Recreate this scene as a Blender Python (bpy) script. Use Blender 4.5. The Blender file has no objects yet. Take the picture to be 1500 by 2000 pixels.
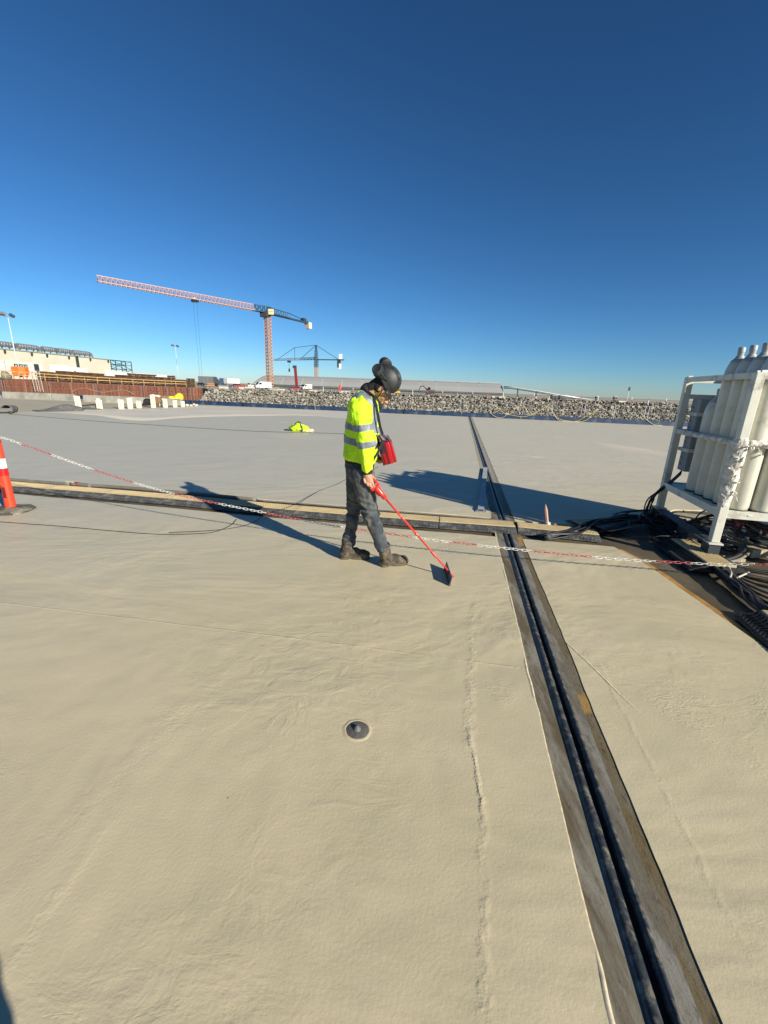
import bpy, bmesh, math, random
import numpy as np
from mathutils import Vector, Matrix, noise, Quaternion
random.seed(7)
R = math.radians
sc = bpy.context.scene
col = sc.collection

# ------------------------------------------------------------------ camera
F, ROLL, CAMH = 820.0, R(2.2), 1.55            # focal length in pixels of a 1500 x 2000 frame
PITCH = math.atan(241 * math.cos(ROLL) / F)
FW = np.array([0, math.cos(PITCH), -math.sin(PITCH)])
R0 = np.array([1.0, 0, 0]); U0 = np.cross(R0, FW)
CR = math.cos(ROLL) * R0 + math.sin(ROLL) * U0
CU = -math.sin(ROLL) * R0 + math.cos(ROLL) * U0
cam = bpy.data.cameras.new('camera'); camo = bpy.data.objects.new('camera', cam); col.objects.link(camo)
cam.sensor_fit = 'VERTICAL'; cam.sensor_height = 24.0; cam.lens = 24.0 * F / 2000.0
cam.clip_start = 0.02; cam.clip_end = 20000
m = Matrix(((CR[0], CU[0], -FW[0], 0), (CR[1], CU[1], -FW[1], 0), (CR[2], CU[2], -FW[2], CAMH), (0, 0, 0, 1)))
camo.matrix_world = m
sc.camera = camo

# ------------------------------------------------------------------ sky, sun, exposure
SUN_AZ, SUN_EL = R(132.3), R(22.9)             # clockwise from +Y
w = bpy.data.worlds.new('World'); sc.world = w; w.use_nodes = True
nt = w.node_tree; nt.nodes.clear()
sky = nt.nodes.new('ShaderNodeTexSky'); sky.sky_type = 'NISHITA'; sky.sun_disc = False
sky.sun_elevation = SUN_EL; sky.sun_rotation = SUN_AZ
sky.altitude = 2000; sky.air_density = 1.05; sky.dust_density = 0.6; sky.ozone_density = 6.3
bg = nt.nodes.new('ShaderNodeBackground'); bg.inputs[1].default_value = 0.063
hs = nt.nodes.new('ShaderNodeHueSaturation'); hs.inputs['Saturation'].default_value = 1.04; hs.inputs['Hue'].default_value = 0.491; hs.inputs['Value'].default_value = 0.66
gm_ = nt.nodes.new('ShaderNodeGamma'); gm_.inputs['Gamma'].default_value = 1.26      # phone-camera contrast, the whole sky alike
ow = nt.nodes.new('ShaderNodeOutputWorld')
nt.links.new(sky.outputs[0], hs.inputs['Color']); nt.links.new(hs.outputs[0], gm_.inputs[0]); nt.links.new(gm_.outputs[0], bg.inputs[0]); nt.links.new(bg.outputs[0], ow.inputs[0])
sun = bpy.data.lights.new('sun', 'SUN'); suno = bpy.data.objects.new('sun', sun); col.objects.link(suno)
sun.energy = 4.2; sun.angle = R(0.53); sun.color = (1.0, 0.93, 0.80)
sd = Vector((math.sin(SUN_AZ) * math.cos(SUN_EL), math.cos(SUN_AZ) * math.cos(SUN_EL), math.sin(SUN_EL)))
suno.rotation_euler = sd.to_track_quat('Z', 'Y').to_euler()
suno.location = (30, -30, 40)
vs = sc.view_settings; vs.view_transform = 'Standard'; vs.look = 'None'; vs.gamma = 1; vs.exposure = 0.85; vs.use_curve_mapping = False

# ------------------------------------------------------------------ surveying: sight lines read off the photograph
def ray(x, y): return FW + CR * (x - 750) / F - CU * (y - 1000) / F
def g(x, y, z=0.0):
    d = ray(x, y); t = (z - CAMH) / d[2]
    return Vector((d[0] * t, d[1] * t, z))
def at(x, y, Y):
    d = ray(x, y) * (Y / ray(x, y)[1])
    return Vector((d[0], d[1], CAMH + d[2]))

# ------------------------------------------------------------------ materials
def srgb(r, g_, b):
    f = lambda c: (c / 255 / 12.92) if c / 255 <= 0.04045 else ((c / 255 + 0.055) / 1.055) ** 2.4
    return (f(r), f(g_), f(b))
class N:
    """tiny node-graph helper"""
    def __init__(s, name):
        s.m = bpy.data.materials.new(name); s.m.use_nodes = True; s.t = s.m.node_tree
        s.b = s.t.nodes['Principled BSDF']; s.tc = s.t.nodes.new('ShaderNodeTexCoord')
    def n(s, t, **k):
        x = s.t.nodes.new(t)
        for a, v in k.items(): setattr(x, a, v)
        return x
    def l(s, a, b): s.t.links.new(a, b)
    def put(s, sock, v):
        if hasattr(v, 'is_output'): s.l(v, sock)
        else: sock.default_value = v
    def mp(s, src=None, scale=(1, 1, 1), rot=(0, 0, 0), loc=(0, 0, 0)):
        x = s.n('ShaderNodeMapping'); x.inputs['Scale'].default_value = scale; x.inputs['Rotation'].default_value = rot; x.inputs['Location'].default_value = loc
        s.l(src or s.tc.outputs['Object'], x.inputs[0]); return x.outputs[0]
    def noise(s, vec, scale, detail=4, rough=0.55, dist=0.0):
        x = s.n('ShaderNodeTexNoise'); s.l(vec, x.inputs['Vector']); x.inputs['Scale'].default_value = scale
        x.inputs['Detail'].default_value = detail; x.inputs['Roughness'].default_value = rough; x.inputs['Distortion'].default_value = dist
        return x.outputs['Fac']
    def ramp(s, f, a, b, va=0.0, vb=1.0):
        x = s.n('ShaderNodeMapRange'); x.interpolation_type = 'SMOOTHSTEP'; s.put(x.inputs[0], f)
        x.inputs[1].default_value = a; x.inputs[2].default_value = b; x.inputs[3].default_value = va; x.inputs[4].default_value = vb
        return x.outputs[0]
    def math(s, op, a, b=0.0, c=None):
        x = s.n('ShaderNodeMath', operation=op); s.put(x.inputs[0], a); s.put(x.inputs[1], b)
        if c is not None: s.put(x.inputs[2], c)
        return x.outputs[0]
    def mix(s, f, a, b):
        x = s.n('ShaderNodeMix', data_type='RGBA'); s.put(x.inputs[0], f)
        for k, v in ((6, a), (7, b)):
            if hasattr(v, 'is_output'): s.l(v, x.inputs[k])
            else: x.inputs[k].default_value = (*v, 1)
        return x.outputs[2]
    def col(s, v):
        if hasattr(v, 'is_output'): s.l(v, s.b.inputs['Base Color'])
        else: s.b.inputs['Base Color'].default_value = (*v, 1)
    def bump(s, h, dist, strength=1.0, prev=None):
        x = s.n('ShaderNodeBump'); s.l(h, x.inputs['Height']); x.inputs['Distance'].default_value = dist; x.inputs['Strength'].default_value = strength
        if prev is not None: s.l(prev, x.inputs['Normal'])
        return x.outputs[0]
    def nrm(s, n): s.l(n, s.b.inputs['Normal'])
def mat(name, c, rough=0.6, metal=0.0, var=0.12, vs_=6.0, dirt=None, dirt_amt=0.5, dscale=3.0, bump=0.0, bscale=60.0, spec=0.5, stretch=(1, 1, 1), coat=0.0):
    q = N(name); b = q.b
    v = q.mp(scale=stretch)
    n1 = q.noise(v, vs_, 5)
    c2 = tuple(x * (1 - var) for x in c); c3 = tuple(min(1, x * (1 + var)) for x in c)
    cc = q.mix(q.ramp(n1, 0.3, 0.7), c2, c3)
    if dirt:
        n2 = q.noise(v, dscale, 6, 0.65)
        cc = q.mix(q.ramp(n2, 0.62 - 0.3 * dirt_amt, 0.72 - 0.1 * dirt_amt), cc, dirt)
    q.col(cc)
    b.inputs['Roughness'].default_value = rough; b.inputs['Metallic'].default_value = metal
    b.inputs['Specular IOR Level'].default_value = spec; b.inputs['Coat Weight'].default_value = coat
    if bump: q.nrm(q.bump(q.noise(v, bscale, 4), bump))
    return q.m

# ------------------------------------------------------------------ mesh building
ORG = {}                                        # world origin of each thing; its parts' vertices are relative to it
class MB:
    def __init__(s): s.v = []; s.f = []; s.mi = []
    def add(s, vs, fs, mi=0):
        o = len(s.v); s.v += [tuple(a) for a in vs]; s.f += [tuple(i + o for i in f) for f in fs]; s.mi += [mi] * len(fs); return s
    def box(s, c, size, rot=None, mi=0):
        c = Vector(c); h = Vector(size) / 2
        vs = [Vector((x * h.x, y * h.y, z * h.z)) for x in (-1, 1) for y in (-1, 1) for z in (-1, 1)]
        if rot is not None:
            M = rot if isinstance(rot, (Matrix, Quaternion)) else Matrix.Rotation(rot, 3, 'Z')
            vs = [M @ a for a in vs]
        return s.add([a + c for a in vs], [(0, 1, 3, 2), (4, 6, 7, 5), (0, 4, 5, 1), (2, 3, 7, 6), (0, 2, 6, 4), (1, 5, 7, 3)], mi)
    def bbox(s, c, size, bev, rot=None, mi=0):    # box with chamfered edges
        bm = bmesh.new(); bmesh.ops.create_cube(bm, size=1)
        for a in bm.verts: a.co = Vector((a.co.x * size[0], a.co.y * size[1], a.co.z * size[2]))
        bmesh.ops.bevel(bm, geom=bm.edges[:], offset=bev, segments=2, affect='EDGES', profile=0.5)
        M = Matrix.Identity(3) if rot is None else (rot if isinstance(rot, Matrix) else (rot.to_matrix() if isinstance(rot, Quaternion) else Matrix.Rotation(rot, 3, 'Z')))
        bm.verts.index_update()
        s.add([M @ a.co + Vector(c) for a in bm.verts], [[q.index for q in f.verts] for f in bm.faces], mi); bm.free(); return s
    def bar(s, a, b, w, h=None, mi=0, up=(0, 0, 1)):
        a = Vector(a); b = Vector(b); h = h or w; d = (b - a).normalized(); u = Vector(up)
        if abs(d.dot(u)) > 0.95: u = Vector((1, 0, 0))
        x = d.cross(u).normalized(); y = x.cross(d)
        vs = [p + x * i * w / 2 + y * j * h / 2 for p in (a, b) for i, j in ((-1, -1), (1, -1), (1, 1), (-1, 1))]
        return s.add(vs, [(3, 2, 1, 0), (4, 5, 6, 7), (0, 1, 5, 4), (1, 2, 6, 5), (2, 3, 7, 6), (3, 0, 4, 7)], mi)
    def loft(s, rings, cap=True, mi=0, closed=True):
        n = len(rings[0]); vs = [p for r in rings for p in r]; fs = []
        for i in range(len(rings) - 1):
            for j in range(n if closed else n - 1):
                k = (j + 1) % n
                fs.append((i * n + j, i * n + k, (i + 1) * n + k, (i + 1) * n + j))
        if cap: fs.append(tuple(range(n - 1, -1, -1))); fs.append(tuple((len(rings) - 1) * n + j for j in range(n)))
        return s.add(vs, fs, mi)
    def tube(s, pts, r, n=8, mi=0, cap=True):
        pts = [Vector(p) for p in pts]; rs = r if isinstance(r, (list, tuple)) else [r] * len(pts)
        d0 = (pts[1] - pts[0]).normalized(); u = Vector((0, 0, 1)) if abs(d0.z) < 0.9 else Vector((1, 0, 0))
        x = d0.cross(u).normalized(); rings = []
        for i, p in enumerate(pts):
            d = (pts[min(i + 1, len(pts) - 1)] - pts[max(i - 1, 0)])
            if d.length < 1e-9: d = d0
            d = d.normalized(); x = (x - d * x.dot(d)).normalized(); y = d.cross(x)
            rings.append([p + (x * math.cos(2 * math.pi * k / n) + y * math.sin(2 * math.pi * k / n)) * rs[i] for k in range(n)])
        return s.loft(rings, cap, mi)
    def lathe(s, c, prof, n=24, mi=0, axis=None, cap=True):
        q = Quaternion() if axis is None else Vector((0, 0, 1)).rotation_difference(Vector(axis))
        c = Vector(c)
        rings = [[c + q @ Vector((r * math.cos(2 * math.pi * k / n), r * math.sin(2 * math.pi * k / n), z)) for k in range(n)] for r, z in prof]
        return s.loft(rings, cap, mi)
    def caps(s, a, b, ra, rb, n=14, sq=1.0):
        a = Vector(a); b = Vector(b); L = (b - a).length
        pr = [(ra * math.sin(t * math.pi / 10) + 1e-4, -ra * math.cos(t * math.pi / 10)) for t in range(0, 6)] + \
             [(rb * math.cos(t * math.pi / 10) + 1e-4, L + rb * math.sin(t * math.pi / 10)) for t in range(0, 6)]
        return s.lathe(a, pr, n, axis=(b - a))
    def ell(s, c, r, rot=None, n=18, m_=12):
        M = Matrix.Identity(3) if rot is None else (rot.to_matrix() if isinstance(rot, Quaternion) else rot)
        rings = []
        for i in range(m_ + 1):
            t = math.pi * i / m_; zz = -math.cos(t); rr = max(math.sin(t), 1e-3)
            rings.append([Vector(c) + M @ Vector((r[0] * rr * math.cos(2 * math.pi * k / n), r[1] * rr * math.sin(2 * math.pi * k / n), r[2] * zz)) for k in range(n)])
        return s.loft(rings)
    def prism(s, pts, z0, z1, mi=0):
        n = len(pts); vs = [(p[0], p[1], z0) for p in pts] + [(p[0], p[1], z1) for p in pts]
        a = sum(pts[i][0] * pts[(i + 1) % n][1] - pts[(i + 1) % n][0] * pts[i][1] for i in range(n))
        fs = [tuple(range(n, 2 * n)), tuple(range(n - 1, -1, -1))] + [(i, (i + 1) % n, n + (i + 1) % n, n + i) for i in range(n)]
        if a < 0: fs = [f[::-1] for f in fs]
        return s.add(vs, fs, mi)
    def mesh(s, name, mats, org=(0, 0, 0), smooth=False):
        me = bpy.data.meshes.new(name); o = Vector(org)
        me.from_pydata([(a[0] - o.x, a[1] - o.y, a[2] - o.z) for a in s.v], [], s.f)
        for k in (mats if isinstance(mats, (list, tuple)) else [mats]): me.materials.append(k)
        if any(s.mi): me.polygons.foreach_set('material_index', s.mi)
        if smooth:
            me.polygons.foreach_set('use_smooth', [True] * len(me.polygons))
            if smooth is not True:
                try: me.set_sharp_from_angle(angle=R(smooth))
                except Exception: pass
        me.update(); return me
    def build(s, name, mats, parent=None, smooth=False, org=None):
        o = org if org is not None else (ORG.get(parent.name, Vector()) if parent else Vector())
        me = s.mesh(name, mats, o, smooth)
        return put(name, me, parent, o)
def put(name, me, parent=None, org=Vector()):
    ob = bpy.data.objects.new(name, me); col.objects.link(ob)
    if parent: ob.parent = parent
    else: ob.location = org
    ORG[ob.name] = Vector(org)
    return ob
def tag(o, label=None, cat=None, group=None, kind=None):
    if label: o['label'] = label
    if cat: o['category'] = cat
    if group: o['group'] = group
    if kind: o['kind'] = kind
    return o
def thing(name, label, cat, loc, group=None):
    o = bpy.data.objects.new(name, None); col.objects.link(o); o.empty_display_size = 0.1
    o.location = loc; ORG[o.name] = Vector(loc); return tag(o, label, cat, group)
def copy_tree(o, parent=None):
    c = o.copy(); col.objects.link(c)
    if parent: c.parent = parent
    for ch in [x for x in bpy.data.objects if x.parent == o and x != c]: copy_tree(ch, c)
    return c
def catmull(P, k=8):
    P = [Vector(p) for p in P]; Q = [2 * P[0] - P[1]] + P + [2 * P[-1] - P[-2]]; out = []
    for i in range(1, len(Q) - 2):
        a, b, c, d = Q[i - 1:i + 3]
        for j in range(k):
            t = j / k
            out.append(0.5 * ((2 * b) + (c - a) * t + (2 * a - 5 * b + 4 * c - d) * t * t + (3 * b - a - 3 * c + d) * t ** 3))
    out.append(P[-1]); return out
def resample(P, step):
    out = [P[0].copy()]; acc = 0.0
    for a, b in zip(P[:-1], P[1:]):
        L = (b - a).length; t = step - acc
        while t <= L: out.append(a.lerp(b, t / L)); t += step
        acc = (acc + L) % step if L < step - acc else L - (t - step)
    return out
def blob(name, mb, m_, parent, voxel=0.008, smooth=4, disp=None):
    """union of closed primitives remeshed into one continuous skin"""
    me = mb.mesh(name, m_); ob = bpy.data.objects.new(name, me); col.objects.link(ob)
    r = ob.modifiers.new('r', 'REMESH'); r.mode = 'VOXEL'; r.voxel_size = voxel; r.use_smooth_shade = True
    s_ = ob.modifiers.new('s', 'SMOOTH'); s_.factor = 0.5; s_.iterations = smooth
    dg = bpy.context.evaluated_depsgraph_get(); me2 = bpy.data.meshes.new_from_object(ob.evaluated_get(dg))
    bpy.data.objects.remove(ob); me2.materials.clear(); me2.materials.append(m_)
    if disp:
        ns = [v.normal.copy() for v in me2.vertices]
        for v, n_ in zip(me2.vertices, ns): v.co = v.co + n_ * disp(v.co, n_)
    me2.polygons.foreach_set('use_smooth', [True] * len(me2.polygons)); me2.name = name
    o = ORG.get(parent.name, Vector()) if parent else Vector()
    me2.transform(Matrix.Translation(-o)); me2.update()
    return put(name, me2, parent, o)
def band(src, name, m_, planes, off, parent):
    """strip cut out of a garment between pairs of planes, lifted off its surface"""
    bm = bmesh.new(); bm.from_mesh(src.data); o = ORG[parent.name]
    for co, no in planes:
        bmesh.ops.bisect_plane(bm, geom=bm.verts[:] + bm.edges[:] + bm.faces[:], plane_co=Vector(co) - o, plane_no=Vector(no), clear_inner=True)
    bm.normal_update()
    for v in bm.verts: v.co += v.normal * off
    me = bpy.data.meshes.new(name); bm.to_mesh(me); bm.free(); me.materials.clear(); me.materials.append(m_)
    return put(name, me, parent, o)

# ------------------------------------------------------------------ palette
M = {}
M['white_paint'] = mat('white_paint', (0.64, 0.63, 0.53), 0.42, var=0.05, dirt=(0.36, 0.33, 0.26), dirt_amt=0.3, dscale=5, bump=0.001, bscale=30)
M['gas_white'] = mat('cylinder_paint', (0.60, 0.585, 0.475), 0.33, var=0.05, dirt=(0.45, 0.42, 0.33), dirt_amt=0.35, dscale=4, coat=0.2)
M['cyl_grey'] = mat('cylinder_collar_grey', (0.36, 0.38, 0.36), 0.45)
M['steel'] = mat('galvanised_steel', (0.42, 0.43, 0.43), 0.42, 0.6, var=0.15, vs_=9)
M['dark_steel'] = mat('dark_steel', (0.05, 0.055, 0.06), 0.5, 0.4)
M['black_rubber'] = mat('black_rubber', (0.018, 0.018, 0.019), 0.55, var=0.3, bump=0.001, bscale=120)
M['cable'] = mat('black_cable', (0.012, 0.012, 0.014), 0.42, var=0.2)
M['rubber_tread'] = mat('worn_rubber', (0.075, 0.078, 0.075), 0.55, var=0.3, vs_=14, dirt=(0.20, 0.19, 0.16), dirt_amt=0.55, dscale=9, bump=0.002, bscale=90)
M['beige_lid'] = mat('beige_plastic', (0.54, 0.42, 0.22), 0.6, var=0.08, dirt=(0.42, 0.36, 0.24), dirt_amt=0.35, dscale=8)
M['orange_red'] = mat('orange_red_plastic', (0.80, 0.055, 0.020), 0.38, var=0.05)
M['red_tape'] = mat('red_reflective', (0.62, 0.012, 0.012), 0.3, var=0.05)
M['white_tape'] = mat('white_reflective', (0.80, 0.78, 0.70), 0.35, var=0.03)
M['chain_red'] = mat('chain_red_plastic', (0.46, 0.11, 0.11), 0.42, var=0.08)
M['chain_white'] = mat('chain_white_plastic', (0.66, 0.65, 0.58), 0.42, var=0.05)
M['tool_red'] = mat('tool_red_plastic', (0.72, 0.035, 0.025), 0.32, var=0.05)
M['bag_red'] = mat('bag_red_vinyl', (0.33, 0.005, 0.010), 0.28, var=0.1, bump=0.004, bscale=14)
M['bag_dark'] = mat('bag_dark_red_vinyl', (0.09, 0.006, 0.008), 0.4)
M['skin'] = mat('skin', (0.46, 0.24, 0.15), 0.5, var=0.12, vs_=25)
M['hair'] = mat('dark_hair', (0.02, 0.014, 0.01), 0.6)
M['helmet'] = mat('helmet_shell', (0.020, 0.023, 0.024), 0.55, var=0.15, dirt=(0.10, 0.10, 0.095), dirt_amt=0.25, dscale=14)
M['black_cloth'] = mat('black_cloth', (0.012, 0.011, 0.011), 0.85, bump=0.002, bscale=150)
M['concrete'] = mat('cast_concrete', (0.33, 0.32, 0.27), 0.85, var=0.18, vs_=2.5, dirt=(0.22, 0.21, 0.18), dirt_amt=0.45, dscale=1.2, bump=0.006, bscale=25)
M['blue_board'] = mat('blue_board', (0.012, 0.036, 0.085), 0.5, var=0.2, vs_=3, dirt=(0.07, 0.09, 0.12), dirt_amt=0.3, dscale=2)
M['bare'] = mat('primed_deck', (0.095, 0.074, 0.043), 0.6, var=0.3, vs_=1.7, dirt=(0.14, 0.118, 0.08), dirt_amt=0.5, dscale=3.5, bump=0.003, bscale=40, stretch=(1, 0.4, 1))
M['wood'] = mat('pale_wood', (0.48, 0.30, 0.20), 0.7, var=0.15, stretch=(8, 8, 1))
M['foam'] = mat('pale_block', (0.78, 0.72, 0.52), 0.85, var=0.08, vs_=7, bump=0.01, bscale=14)
M['felt'] = mat('dark_felt', (0.11, 0.11, 0.105), 0.9, var=0.25, vs_=5)
M['hose_grey'] = mat('grey_brown_hose', (0.17, 0.155, 0.125), 0.6, var=0.15)
M['hose_yellow'] = mat('yellow_hose', (0.50, 0.43, 0.24), 0.5, var=0.1)
M['yellow_line'] = mat('ochre_primer', (0.42, 0.22, 0.055), 0.6, var=0.3, vs_=6)
M['hivis'] = mat('hi_vis_yellow', (0.56, 0.93, 0.012), 0.75, var=0.06, vs_=14, dirt=(0.42, 0.62, 0.05), dirt_amt=0.15, dscale=12, bump=0.014, bscale=24)
M['reflect'] = mat('silver_reflective_tape', (0.19, 0.215, 0.25), 0.5, 0.0, var=0.3, vs_=10, bump=0.004, bscale=30)
M['blue_plate'] = mat('blue_grey_rubber', (0.06, 0.075, 0.11), 0.5)
M['brown_edge'] = mat('brown_felt_edge', (0.12, 0.065, 0.03), 0.8)
# ------------------------------------------------------------------ the roof deck
def on_line(P, x):                               # polyline y at x
    for a, b in zip(P[:-1], P[1:]):
        if a.x <= x <= b.x: return a.y + (b.y - a.y) * (x - a.x) / (b.x - a.x)
    return P[0].y if x < P[0].x else P[-1].y
ext = lambda P, d: [P[0] + (P[0] - P[1]).normalized() * d] + P
FRONT = ext([g(*p) for p in ((20, 964), (322, 991), (500, 1008), (767, 1032), (897, 1042), (1048, 1055), (1200, 1068))], 14)
BACK = ext([g(*p) for p in ((20, 934), (322, 957), (500, 973), (767, 996), (897, 1005), (1048, 1020))], 14) + [Vector((2.7, 4.95, 0)), Vector((3.3, 5.3, 0)), Vector((4.3, 6.0, 0)), Vector((9, 6.1, 0))]
EDGE = [g(383, 790), g(742, 805), g(1310, 832)]   # far edge of the deck
ed = (EDGE[2] - EDGE[0]).normalized()
EDGE = [EDGE[0] - ed * 30] + EDGE + [EDGE[2] + ed * 22]
JX = lambda y: 0.53 + 0.166 * y                  # left side of the expansion joint
JW = 0.29
def wob(y, s, a=0.006):
    return a * (noise.noise(Vector((s, y * 3.1, 0))) + 0.6 * noise.noise(Vector((s, y * 11, 4))))

def deck_material():
    q = N('sprayed_membrane'); P = q.n('ShaderNodeNewGeometry').outputs['Position']
    sx = q.n('ShaderNodeSeparateXYZ'); q.l(P, sx.inputs[0])
    big = q.noise(q.mp(P, (0.5, 0.8, 1), (0, 0, 0.5)), 1.0, 4, 0.55, 0.6)
    mid = q.noise(q.mp(P, (1, 1.7, 1), (0, 0, -0.5)), 2.2, 5, 0.6, 0.5)
    c = q.mix(q.ramp(big, 0.3, 0.72), (0.525, 0.455, 0.285), (0.575, 0.497, 0.325))
    c = q.mix(q.ramp(mid, 0.45, 0.8, 0, 0.5), c, (0.60, 0.505, 0.355))
    c = q.mix(q.ramp(q.noise(q.mp(P, (1, 1, 1), loc=(7, 3, 0)), 0.45, 4, 0.6), 0.5, 0.75, 0, 0.45), c, (0.495, 0.45, 0.30))
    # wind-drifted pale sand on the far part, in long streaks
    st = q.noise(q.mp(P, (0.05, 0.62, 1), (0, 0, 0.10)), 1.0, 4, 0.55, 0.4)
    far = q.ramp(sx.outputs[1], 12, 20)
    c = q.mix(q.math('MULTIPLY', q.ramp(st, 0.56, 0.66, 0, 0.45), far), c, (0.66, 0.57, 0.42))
    
    # sky sheen painted in as grey, beyond a few metres and to the left
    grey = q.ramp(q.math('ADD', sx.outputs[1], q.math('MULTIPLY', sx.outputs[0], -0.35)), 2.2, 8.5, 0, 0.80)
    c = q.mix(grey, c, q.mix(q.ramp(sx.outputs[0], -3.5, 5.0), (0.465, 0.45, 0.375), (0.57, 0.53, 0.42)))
    def streak(a, b, w, cc, amt):
        nonlocal c
        d = (b - a); L = d.length; d = d / L; mid_ = (a + b) / 2
        u = q.math('ADD', q.math('MULTIPLY', q.math('SUBTRACT', sx.outputs[0], mid_.x), d.x / (L / 2)), q.math('MULTIPLY', q.math('SUBTRACT', sx.outputs[1], mid_.y), d.y / (L / 2)))
        v_ = q.math('ADD', q.math('MULTIPLY', q.math('SUBTRACT', sx.outputs[0], mid_.x), -d.y / w), q.math('MULTIPLY', q.math('SUBTRACT', sx.outputs[1], mid_.y), d.x / w))
        rr_ = q.math('ADD', q.math('MULTIPLY', u, u), q.math('MULTIPLY', v_, v_))
        rr_ = q.math('ADD', rr_, q.math('MULTIPLY', q.math('SUBTRACT', q.noise(P, 2.2, 5, .7), .5), 1.6))
        c = q.mix(q.ramp(rr_, 0.45, 1.0, amt, 0.0), c, cc)
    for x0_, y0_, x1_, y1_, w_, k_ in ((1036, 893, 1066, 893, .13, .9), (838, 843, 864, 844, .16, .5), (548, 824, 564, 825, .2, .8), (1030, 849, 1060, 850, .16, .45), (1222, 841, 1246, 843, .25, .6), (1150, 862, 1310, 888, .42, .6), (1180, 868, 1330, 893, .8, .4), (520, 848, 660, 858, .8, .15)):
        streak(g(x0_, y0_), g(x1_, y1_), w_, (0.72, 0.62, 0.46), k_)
    vo = q.n('ShaderNodeTexVoronoi'); q.l(P, vo.inputs['Vector']); vo.inputs['Scale'].default_value = 6.0
    sp = q.math('LESS_THAN', vo.outputs['Distance'], 0.022)
    keep = q.math('GREATER_THAN', q.noise(P, 3.0, 2), 0.55)
    c = q.mix(q.math('MULTIPLY', sp, keep), c, (0.10, 0.085, 0.06))
    mot = q.noise(q.mp(P, (1, 1.5, 1), (0, 0, -0.7), (4, 4, 0)), 3.2, 8, 0.68, 1.2)
    c = q.mix(q.ramp(mot, 0.42, 0.72, 0, 0.42), c, (0.495, 0.43, 0.285))
    c = q.mix(q.ramp(q.noise(q.mp(P, (.8, 1.3, 1), (0, 0, .4), (9, 1, 0)), 6.5, 7, 0.7, .8), 0.56, 0.78, 0, 0.38), c, (0.62, 0.535, 0.385))
    smudge = q.ramp(q.noise(q.mp(P, (1, 1, 1), loc=(1, 9, 2)), 11, 6, 0.7), 0.64, 0.80, 0, 0.35)
    c = q.mix(smudge, c, (0.33, 0.28, 0.18))
    q.col(c)
    q.b.inputs['Specular IOR Level'].default_value = 0.45
    rr = q.ramp(mid, 0.3, 0.8, 0.46, 0.62); q.l(rr, q.b.inputs['Roughness'])
    # relief: soft undulation, faint swirling trowel marks in places, orange peel, puckered patches, seams
    n = q.bump(q.math('MULTIPLY', big, q.ramp(sx.outputs[1], 4, 14, 1.0, 0.4)), 0.045, 1.0)
    sw = q.noise(q.mp(P, (1, 1.25, 1)), 1.5, 2, 0.5, 0.8)
    tw = q.n('ShaderNodeTexNoise'); tw.noise_dimensions = '4D'; q.l(q.mp(P, (1.0, 1.7, 1), (0, 0, -0.75)), tw.inputs['Vector'])
    q.put(tw.inputs['W'], q.math('MULTIPLY', sw, 1.2)); tw.inputs['Scale'].default_value = 5.5; tw.inputs['Detail'].default_value = 5; tw.inputs['Roughness'].default_value = .55; tw.inputs['Distortion'].default_value = 1.0
    where_ = q.ramp(q.noise(q.mp(P, (1, 1, 1), loc=(11, 2, 0)), 0.8, 3), 0.42, 0.66, 0.12, 1.0)
    near_ = q.ramp(sx.outputs[1], 4.5, 11, 1.0, 0.08)
    n = q.bump(q.math('MULTIPLY', q.math('MULTIPLY', tw.outputs['Fac'], where_), near_), 0.0068, 1.0, n)
    patch = q.ramp(q.noise(q.mp(P, (1, 1, 1), loc=(3, 5, 0)), 1.4, 3), 0.54, 0.70)
    pk = q.noise(q.mp(P, (1.0, 2.4, 1), (0, 0, -0.9)), 24, 3, 0.5, 1.6)
    n = q.bump(q.math('MULTIPLY', pk, patch), 0.0034, 1.0, n)
    fine = q.noise(P, 80, 3, 0.6)
    n = q.bump(fine, 0.0009, 1.0, n)
    def seam(a, b, width, hgt_, wobble, n, bite=0.5, fade=0.3):
        d = (b - a).normalized(); nx, ny = -d.y, d.x; c0 = nx * a.x + ny * a.y; L = (b - a).length; l0 = d.x * a.x + d.y * a.y
        wv = q.math('MULTIPLY', q.math('SUBTRACT', q.noise(P, 5.0, 5, 0.7), 0.5), wobble)
        t = q.math('ADD', q.math('MULTIPLY', sx.outputs[0], nx), q.math('MULTIPLY', sx.outputs[1], ny))
        t = q.math('ABSOLUTE', q.math('ADD', q.math('SUBTRACT', t, c0), wv))
        s_ = q.math('ADD', q.math('MULTIPLY', sx.outputs[0], d.x), q.math('MULTIPLY', sx.outputs[1], d.y))
        s_ = q.math('SUBTRACT', s_, l0)
        ends = q.math('MULTIPLY', q.ramp(s_, -fade, fade * .2), q.ramp(s_, L - fade * .2, L + fade, 1.0, 0.0))
        r_ = q.math('MULTIPLY', q.ramp(t, 0.0, width, 1.0, 0.0), ends)
        r_ = q.math('MULTIPLY', r_, q.ramp(q.noise(P, 17, 3), bite - .15, bite + .1, 0.05, 1.0))
        return q.bump(r_, hgt_, 1.0, n)
    n = seam(g(-300, 1140), g(560, 1245), 0.008, 0.0018, 0.02, n, .35)
    n = seam(g(560, 1245), g(1000, 1302), 0.015, 0.0016, 0.03, n, .5)
    n = seam(g(918, 1420), g(944, 1590), 0.018, 0.0013, 0.07, n, .42, .08)
    n = seam(g(920, 1445), g(940, 1560), 0.015, 0.0012, 0.12, n, .42, .05)
    n = seam(g(944, 1590), g(952, 1960), 0.030, 0.0014, 0.12, n, .52)
    n = seam(g(925, 1180), g(918, 1420), 0.045, 0.0022, 0.10, n, .55)
    n = seam(g(1075, 1225), g(1190, 1335), 0.008, 0.004, 0.03, n, .3)
    n = seam(g(1190, 1335), g(1400, 1740), 0.022, 0.0009, 0.05, n, .45)
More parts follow.
